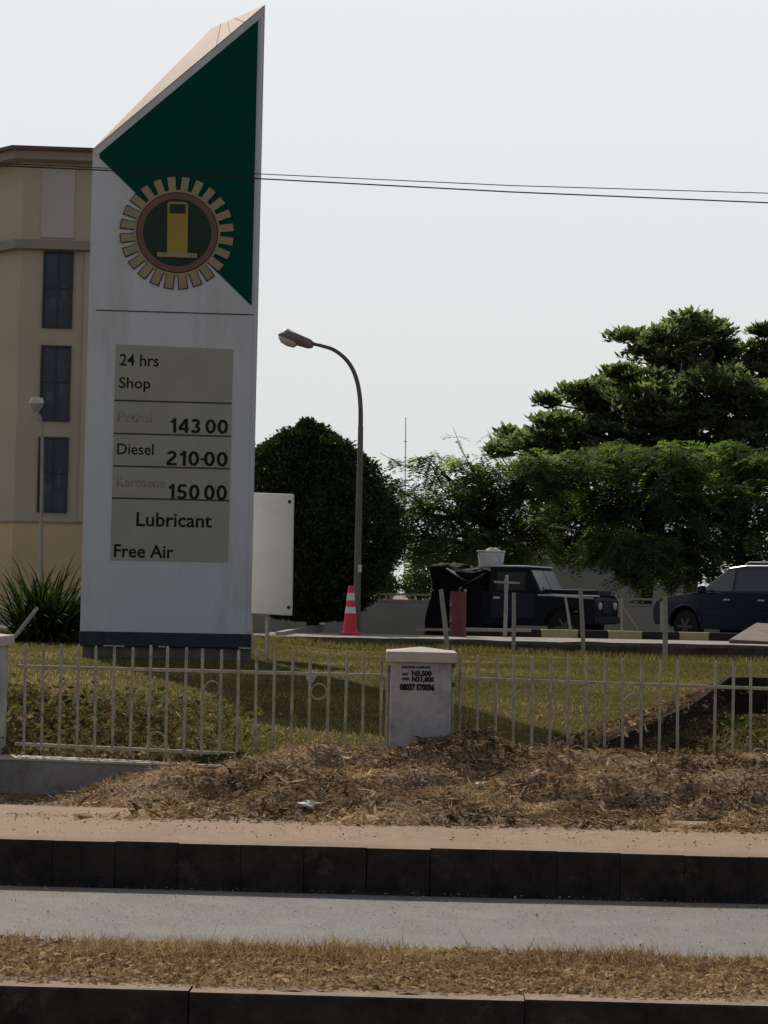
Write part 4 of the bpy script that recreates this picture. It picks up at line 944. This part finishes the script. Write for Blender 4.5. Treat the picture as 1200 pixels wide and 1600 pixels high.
feathery('feathery_tree', 'broad drooping feathery tree between the dark truck and the navy car', 50.5, 1003,
         [(880, 735, 60, 36, 1), (960, 722, 75, 36, 1), (1050, 722, 75, 36, 1), (1140, 725, 70, 38, 1), (1205, 735, 50, 40, 1), (880, 790, 70, 44, 1.2), (970, 785, 80, 48, 1.2), (1070, 785, 80, 48, 1.2), (1165, 790, 75, 50, 1.2),
          (900, 850, 60, 30, 1.1), (980, 850, 80, 38, 1.3), (1080, 848, 80, 36, 1.3), (1175, 855, 60, 38, 1.2), (985, 900, 30, 20, .9), (1050, 895, 40, 20, .9), (1100, 890, 40, 18, .8)],
         [[(905, 770), (870, 745), (845, 738)], [(1030, 890), (1012, 915), (1000, 930)]], .105, 23)

# low bushes behind the boundary wall
for bi, (px_, py_, rx, ry, lab) in enumerate(((598, 905, 26, 26, 'small loose bush behind the boundary wall beside the round tree'), (655, 905, 34, 24, 'wider loose bush behind the boundary wall left of the tarpaulin'), (728, 900, 40, 26, 'loose bush rising behind the tarpaulin covered truck back'))):
    BDp = 47.0; c = P(px_, py_, BDp); k = BDp / F
    bt_ = thing('bush', lab, 'bush', Vector((c.x, BDp, .5)), 0, 'bushes behind the boundary wall')
    n = 1500; ce = inside_ell(n, (c.x, BDp, c.z - .15), (rx * k, rx * k * .9, ry * k), .1); d = unit(rng.normal(size=(n, 3))); s_ = unit(np.cross(d, rng.normal(size=(n, 3))))
    V = leaf_quads(ce, d, s_, rng.uniform(.07, .16, n), rng.uniform(.03, .06, n)); fast_mesh('leaves', V - np.array(bt_.location), np.arange(4 * n).reshape(n, 4), M['feather'], np.repeat(np.clip(rng.normal(.45, .25, n), 0, 1), 4), bt_)
    limbs(bt_, 'stem', ([Vector((c.x, BDp, .4)), Vector((c.x, BDp, c.z - .2))], [.03, .02]), [([Vector((c.x, BDp, .8)), Vector(ce[j_])], [.015, .006]) for j_ in range(14)])

# spiky plant on the left
GD = 27.0
gb = P(72, 992, GD); gb.z = float(terrain(gb.x, gb.y))
gt = thing('spiky_plant', 'clump of dark strap leaves spiking up beside the tall sign', 'plant', gb)
n = 520; sg = 5; az = rng.uniform(0, 2 * np.pi, n); el0 = np.arccos(rng.uniform(.05, .985, n)); L = rng.uniform(.9, 1.55, n) * (1 - .15 * (el0 > 1)); off = rng.normal(0, .16, (n, 2))
Vv = []; Tt = []
for j in range(sg + 1):
    t = j / sg; e_ = el0 + .38 * t * t
    p = np.stack([off[:, 0] + L * t * np.sin(el0 + .19 * t) * np.cos(az), off[:, 1] + L * t * np.sin(el0 + .19 * t) * np.sin(az), L * t * np.cos(e_ * .92)], 1)
    s = np.stack([-np.sin(az), np.cos(az), 0 * az], 1) * (.032 * (1 - t) ** .6 + .001)[None] if False else np.stack([-np.sin(az), np.cos(az), 0 * az], 1) * (.03 * (1 - t ** 1.6) + .001)
    Vv += [p - s, p + s]
Vv = np.stack(Vv, 1); nv = 2 * (sg + 1); idx = np.arange(n)[:, None] * nv
Fc = np.concatenate([np.concatenate([idx + 2 * j, idx + 2 * j + 1, idx + 2 * j + 3, idx + 2 * j + 2], 1) for j in range(sg)])
fast_mesh('leaves', Vv.reshape(-1, 3), Fc, M['agave'], np.repeat(np.clip(rng.normal(.38, .25, n), 0, 1), nv), gt)
st = MB()
q0, q1 = P(66, 920, GD - .7), P(48, 905, GD - .7)

# ------------------------------------------------------------------ vehicles
def arcpts(cx_, cz, r, a0, a1, n): return [(cx_ + r * math.cos(a0 + (a1 - a0) * i / n), cz + r * math.sin(a0 + (a1 - a0) * i / n)) for i in range(n + 1)]
def wheel(root, x, y, r, sgn, wdt=.24):
    Mx = Matrix.Rotation(R(90), 3, 'X')
    tyre = MB().lathe([(r * .62, -wdt / 2), (r * .93, -wdt / 2), (r, -wdt * .35), (r, wdt * .35), (r * .93, wdt / 2), (r * .62, wdt / 2)], 28, (x, y, r), Mx)
    w_ = bpy.data.objects.new('wheel', None); COL.objects.link(w_); w_.parent = root
    tyre.build('tyre', M['tyre'], w_, smooth=True)
    rm = MB(); rm.lathe([(r * .63, -.02), (r * .63, .02), (r * .55, .035), (r * .5, .02), (r * .16, .03), (r * .12, .05)], 24, (x, y + sgn * (wdt / 2 - .04), r), Matrix.Rotation(R(-90 * sgn), 3, 'X'))
    for k in range(6):
        a = k * math.pi / 3; rm.box((x + math.cos(a) * r * .34, y + sgn * (wdt / 2 + .0), r + math.sin(a) * r * .34), (r * .44, .03, r * .13), Matrix.Rotation(-a, 3, 'Y'))
    rm.build('rim', M['rim'], w_, smooth=True)
def loft_sides(mb, prof, ys_in):
    """side outline prof [(x,z)...] closed; ys_in: list of (y, inset) from one flank to the other"""
def panel_on(root, pts, thick, m, name):
    """thin panel from four points, pushed along its normal"""
    p = [Vector(q_) for q_ in pts]; nn = (p[1] - p[0]).cross(p[2] - p[0]).normalized()
    return MB().prism([q_ + nn * .003 for q_ in p], [q_ + nn * (.003 + thick) for q_ in p]).build(name, m, root)

def suv(loc, rz, label, paint):
    t = thing('parked_car', label, 'car', loc, rz, None)
    wr = .37; xf, xr_ = 1.42, -1.36; Wd = .92
    def arch(cx_): return list(reversed(arcpts(cx_, wr, .46, R(8), R(172), 10)))
    prof = [(-2.33, .42)] + [( -2.33, .42)][:0]
    low = [(2.30, .40), (2.36, .55), (2.36, .72), (2.28, .90), (2.10, 1.00), (1.05, 1.14), (-2.28, 1.14), (-2.36, .9), (-2.36, .5), (-2.28, .40)]
    low += [(xr_ - .455, .40)] + [(a_, b_) for a_, b_ in arcpts(xr_, wr, .455, R(176), R(4), 12)] + [(xr_ + .455, .33), (xf - .455, .33)] + [(a_, b_) for a_, b_ in arcpts(xf, wr, .455, R(176), R(4), 12)] + [(xf + .455, .40)]
    rings = []
    for y_, k in ((-Wd, .0), (-Wd * .985, .02), (0, .03), (Wd * .985, .02), (Wd, .0)): pass
    MB().prism([Vector((a_, -Wd, b_)) for a_, b_ in low], [Vector((a_, Wd, b_)) for a_, b_ in low]).build('body', paint, t, bevel=.045, seg=3)
    MB().box((0, 0, .55), (4.1, 1.4, .4)).build('underbody', M['black'], t)
    # greenhouse
    bot = [(1.12, 1.10), (-2.26, 1.10)]; topx = [(.34, 1.70), (-.1, 1.745), (-1.2, 1.745), (-2.02, 1.70)]
    side = [(1.12, 1.10), (.34, 1.69), (-.1, 1.745), (-1.3, 1.745), (-2.02, 1.69), (-2.28, 1.10)]
    def yw(z): return .88 - .17 * (z - 1.1) / .64
    MB().prism([Vector((a_, -yw(b_), b_)) for a_, b_ in side], [Vector((a_, yw(b_), b_)) for a_, b_ in side]).build('cabin', paint, t, bevel=.05, seg=3)
    for sg in (-1, 1):
        for (wa, wb_, wc, wd_) in ((.93, .13, .36, .13), (.05, -.86, .05, -.86), (-.95, -1.98, -.95, -1.88)):
            z0, z1 = 1.17, 1.62
            q_ = [(wa, sg * (yw(z0)), z0), (wb_, sg * (yw(z0)), z0), (wd_, sg * (yw(z1)), z1), (wc, sg * (yw(z1)), z1)]
            if sg < 0: q_ = list(reversed(q_))
            p_ = [Vector(v_) for v_ in q_]; nn = (p_[1] - p_[0]).cross(p_[2] - p_[0]).normalized()
            if nn.y * sg < 0: nn = -nn
            MB().prism([v_ + nn * .003 for v_ in p_], [v_ + nn * .012 for v_ in p_]).build('side_window', M['front_glass'] if wa > .5 else M['car_glass'], t)
        MB().box((0.0, sg * (Wd + .006), .66), (1.75, .02, .10)).build('side_moulding', paint, t, bevel=.006)
        MB().box((-.62, sg * .895, 1.125), (3.2, .02, .018)).build('belt_highlight', M['chrome'], t, bevel=.004)  # bright strip standing for the highlight along the body crease
        for hx_ in (.22, -.72): MB().box((hx_, sg * (Wd + .015), .98), (.17, .03, .035)).build('door_handle', M['chrome'], t, bevel=.008)
        for gx, gz, gh in ((.09, .75, .62), (-.90, .78, .56), (.98, .75, .6)): MB().box((gx, sg * (Wd + .001), gz), (.008, .006, gh)).build('door_gap', M['black'], t)
        for cx_ in (xf, xr_):
            MB().tube([Vector((a_, sg * (Wd + .004), b_)) for a_, b_ in arcpts(cx_, wr, .475, R(12), R(168), 14)], .032, 6).build('wheel_flare', paint, t, smooth=True)
            wheel(t, cx_, sg * (Wd - .14), wr, sg)
        mr = MB().box((.86, sg * (Wd + .11), 1.20), (.13, .2, .16)); mr.build('mirror', paint, t, bevel=.04, seg=3)
        MB().tube([(-.05, sg * .62, 1.76), (-.12, sg * .62, 1.80), (-1.75, sg * .62, 1.79), (-1.85, sg * .62, 1.73)], .018, 8).build('roof_rail', M['chrome'], t, smooth=True)
        MB().box((2.24, sg * .70, .83), (.26, .34, .15)).build('headlight', M['lens'], t, bevel=.05, seg=3)
        MB().box((-2.33, sg * .80, .95), (.08, .16, .3)).build('tail_light', M['drum'], t, bevel=.02)
    MB().box((2.36, 0, .55), (.12, 1.78, .2)).build('bumper', M['chrome'], t, bevel=.05, seg=3)
    MB().box((-2.36, 0, .55), (.12, 1.78, .2)).build('bumper', paint, t, bevel=.05, seg=3)
    MB().box((2.365, 0, .80), (.03, .9, .14)).build('grille', M['chrome'], t, bevel=.01)
    z0, z1 = 1.15, 1.64; xx = lambda z: 1.12 - .78 * (z - 1.1) / .59
    p_ = [Vector((xx(z0), -.74, z0)), Vector((xx(z0), .74, z0)), Vector((xx(z1), .66, z1)), Vector((xx(z1), -.66, z1))]; nn = Vector((.6, 0, .8))
    MB().prism([v_ + nn * .003 for v_ in p_], [v_ + nn * .012 for v_ in p_]).build('windscreen', M['car_glass'], t)
    return t
# nose of the car at photo x = 1022; heading left and away
hdg = R(180 - 50)
D4 = 43.6
nose = P(1024, 950, D4 + .4); hv = Vector((math.cos(hdg), math.sin(hdg), 0))
suv(Vector((nose.x, nose.y, .5)) - hv * 2.4 + Vector((.54, 0, 0)), hdg, 'dark navy four wheel drive car with roof rails, cut by the right edge', M['navy_car'])
nose = P(-8, 950, 43); hv = Vector((math.cos(R(5)), math.sin(R(5)), 0))
suv(Vector((nose.x, 43, .5)) - hv * 2.4, R(5), 'white car of which only the end shows left of the strap-leaf plant', M['white_car'])

# old dark truck, nose to the right and a little towards us, rear under a tarpaulin
TDp = 41.0; tyaw = R(-24)
tc0 = P(822, 985, TDp)
tk = thing('old_truck', 'old boxy dark truck with pale windscreen and tarpaulin covered back', 'truck', Vector((tc0.x, TDp, .48)), tyaw); tk.scale = (1, 1, .95)
pt = M['truck_paint']; wr = .38; xf, xr_ = 1.12, -1.15; Wd = .82
low = [(1.75, .45), (1.78, .60), (1.78, .98), (1.72, 1.06), (.60, 1.12), (.45, 1.14), (-1.85, 1.14), (-1.85, .45)]
low += [(xr_ - .47, .45)] + arcpts(xr_, wr, .46, R(172), R(8), 10) + [(xr_ + .47, .40), (xf - .47, .40)] + arcpts(xf, wr, .46, R(172), R(8), 10) + [(xf + .47, .45)]
MB().prism([Vector((a_, -Wd, b_)) for a_, b_ in low], [Vector((a_, Wd, b_)) for a_, b_ in low]).build('body', pt, tk, bevel=.02)
# raised bonnet and flat wings
MB().box((1.12, 0, 1.14), (1.22, .98, .14)).build('bonnet', pt, tk, bevel=.03)
for sg in (-1, 1):
    MB().box((1.16, sg * .66, 1.075), (1.24, .34, .035)).build('wing_top', M['chrome'] if sg < 0 else pt, tk, bevel=.008)  # near wing top in bright trim colour, painting its sunlit edge
    MB().lathe([(.085, 0), (.085, .03), (.06, .05)], 16, (1.78, sg * .52, .86), Matrix.Rotation(R(90), 3, 'Y')).build('headlight', M['lens'], tk, smooth=True)
    for cx_ in (xf, xr_): wheel(tk, cx_, sg * (Wd - .13), wr, sg, .2)
MB().box((1.84, 0, .55), (.12, 1.66, .14)).build('bumper', M['black'], tk, bevel=.015)
MB().box((1.79, 0, .84), (.02, .6, .3)).build('grille', M['black'], tk)
cab = [(.58, 1.12), (.34, 1.62), (.26, 1.68), (-.55, 1.68), (-.60, 1.12)]
MB().prism([Vector((a_, -.78 + .05 * (b_ - 1.12), b_)) for a_, b_ in cab], [Vector((a_, .78 - .05 * (b_ - 1.12), b_)) for a_, b_ in cab]).build('cab', pt, tk, bevel=.03)
MB().box((-.14, 0, 1.70), (.92, 1.52, .04)).build('roof_edge', M['chrome'], tk, bevel=.015)
nn = Vector((.9, 0, .43)); z0, z1 = 1.17, 1.61; xx = lambda z: .58 - .24 * (z - 1.12) / .5
for y0_, y1_ in ((-.70, -.02), (.02, .70)):
    p_ = [Vector((xx(z0), y0_, z0)), Vector((xx(z0), y1_, z0)), Vector((xx(z1), y1_, z1)), Vector((xx(z1), y0_, z1))]
    MB().prism([v_ + nn * .004 for v_ in p_], [v_ + nn * .014 for v_ in p_]).build('windscreen', M['clear_glass'], tk)
MB().box((-.06, -.784, 1.37), (.66, .012, .40)).build('door_window', M['car_glass'], tk)
MB().box((-.16, -.79, 1.36), (.07, .012, .30)).build('window_bar', M['white_plastic'], tk)
MB().box((-.02, -Wd - .008, .84), (.95, .014, .56)).build('door', mat('door_blue', (.014, .017, .034), .4, .2, 3), tk, bevel=.01)
MB().box((-.36, -Wd - .03, 1.0), (.14, .03, .04)).build('door_handle', M['chrome'], tk)
MB().tube([(.66, -.84, 1.18), (.72, -.98, 1.26)], .012, 6).build('mirror_arm', M['black'], tk)
# load hidden under the tarpaulin
rear = MB(); n1, n2 = 30, 22; vs = []; fs = []
for j in range(n2 + 1):
    v_ = j / n2
    for i in range(n1):
        th = 2 * math.pi * i / n1; cx_, sy_ = math.cos(th), math.sin(th)
        sq = 1 / max(abs(cx_), abs(sy_)) ** .75
        rx_, ry_ = .78, .92
        if v_ < .72: zz_ = .12 + 1.44 * (v_ / .72); sc_ = 1.0 - .10 * (v_ / .72)
        else: u_ = (v_ - .72) / .28; zz_ = 1.56 + .08 * math.sin(u_ * math.pi / 2); sc_ = .9 * math.cos(u_ * math.pi / 2 * .999)
        fold = .05 * math.sin(9 * th + 3 * mnoise.noise(Vector((cx_, sy_, v_ * 2)))) * (1 - v_ * .4) + .16 * mnoise.noise(Vector((cx_ * 1.6, sy_ * 1.6, v_ * 3.0)))
        x_ = -1.32 + rx_ * sq * cx_ * sc_ * (1 + fold * .6); x_ = min(x_, -.58)
        y_ = ry_ * sq * sy_ * sc_ * (1 + fold * .6)
        zz_ += .22 * mnoise.noise(Vector((x_ * 3.0, y_ * 3.0, 3.0))) * v_ + (.10 if cx_ < -.3 else 0) * v_
        vs.append((x_, y_, zz_))
for j in range(n2):
    for i in range(n1): a_ = j * n1 + i; b_ = j * n1 + (i + 1) % n1; fs.append((a_, b_, b_ + n1, a_ + n1))
tp_ = rear.add(vs, fs).build('tarpaulin', M['tarp'], tk, smooth=True, angle=30)
# grey torn sheet folds lying over the tarpaulin's edge
def cloth_strip(pts, w0, m, name, seed):
    mb = MB(); vs = []; rr = random.Random(seed)
    for i, p in enumerate(pts):
        p = Vector(p); w_ = w0 * rr.uniform(.5, 1.2) * (1 if 0 < i < len(pts) - 1 else .3)
        vs += [p + Vector((0, -.02, -w_)), p + Vector((rr.uniform(-.02, .02), -.07, 0)), p + Vector((0, .05, w_ * .7))]
    fs = []
    for i in range(len(pts) - 1):
        for k in range(2): fs.append((i * 3 + k, i * 3 + k + 1, (i + 1) * 3 + k + 1, (i + 1) * 3 + k))
    o_ = mb.add(vs, fs).build(name, m, tk, smooth=True, angle=80)
    md = o_.modifiers.new('thick', 'SOLIDIFY'); md.thickness = .012; return o_
def tkl(px, py, D):
    p = P(px, py, D) - tk.location; return Matrix.Rotation(-tyaw, 3, 'Z') @ p
cloth_strip([tkl(*q, 40.72) for q in ((697, 882), (708, 889), (720, 897), (731, 902), (738, 904))], .05, M['tarp_grey'], 'torn_sheet', 1)
cloth_strip([tkl(*q, 40.62) for q in ((728, 907), (738, 902), (748, 896), (759, 889))], .045, M['tarp_grey'], 'torn_sheet', 2)
cloth_strip([tkl(*q, 40.8) for q in ((712, 886), (728, 888), (744, 884), (758, 880))], .03, M['tarp_grey'], 'torn_sheet', 3)
cloth_strip([tkl(*q, 40.62) for q in ((766, 918), (769, 930), (773, 945))], .06, M['tarp_grey'], 'torn_sheet', 4)
# white tub on top
tbp = P(767, 887, 41.0)
tub = thing('white_tub', 'dirty white plastic tub on top of the tarpaulin covered truck', 'tub', tbp)
MB().prism([Vector((x_, y_, .0)) for x_, y_ in ((-.24, -.16), (.24, -.16), (.24, .16), (-.24, .16))], [Vector((x_, y_, .33)) for x_, y_ in ((-.28, -.19), (.28, -.19), (.28, .19), (-.28, .19))]).build('tub_body', M['white_plastic'], tub, bevel=.025)
MB().box((0, 0, .345), (.60, .42, .035)).build('tub_rim', M['white_plastic'], tub, bevel=.012)
lump('crumpled_bag', (.03, 0, .385), .13, .1, .05, M['litter'], 9, tub)

print('faces', sum(len(o.data.polygons) for o in SC.objects if o.type == 'MESH'))
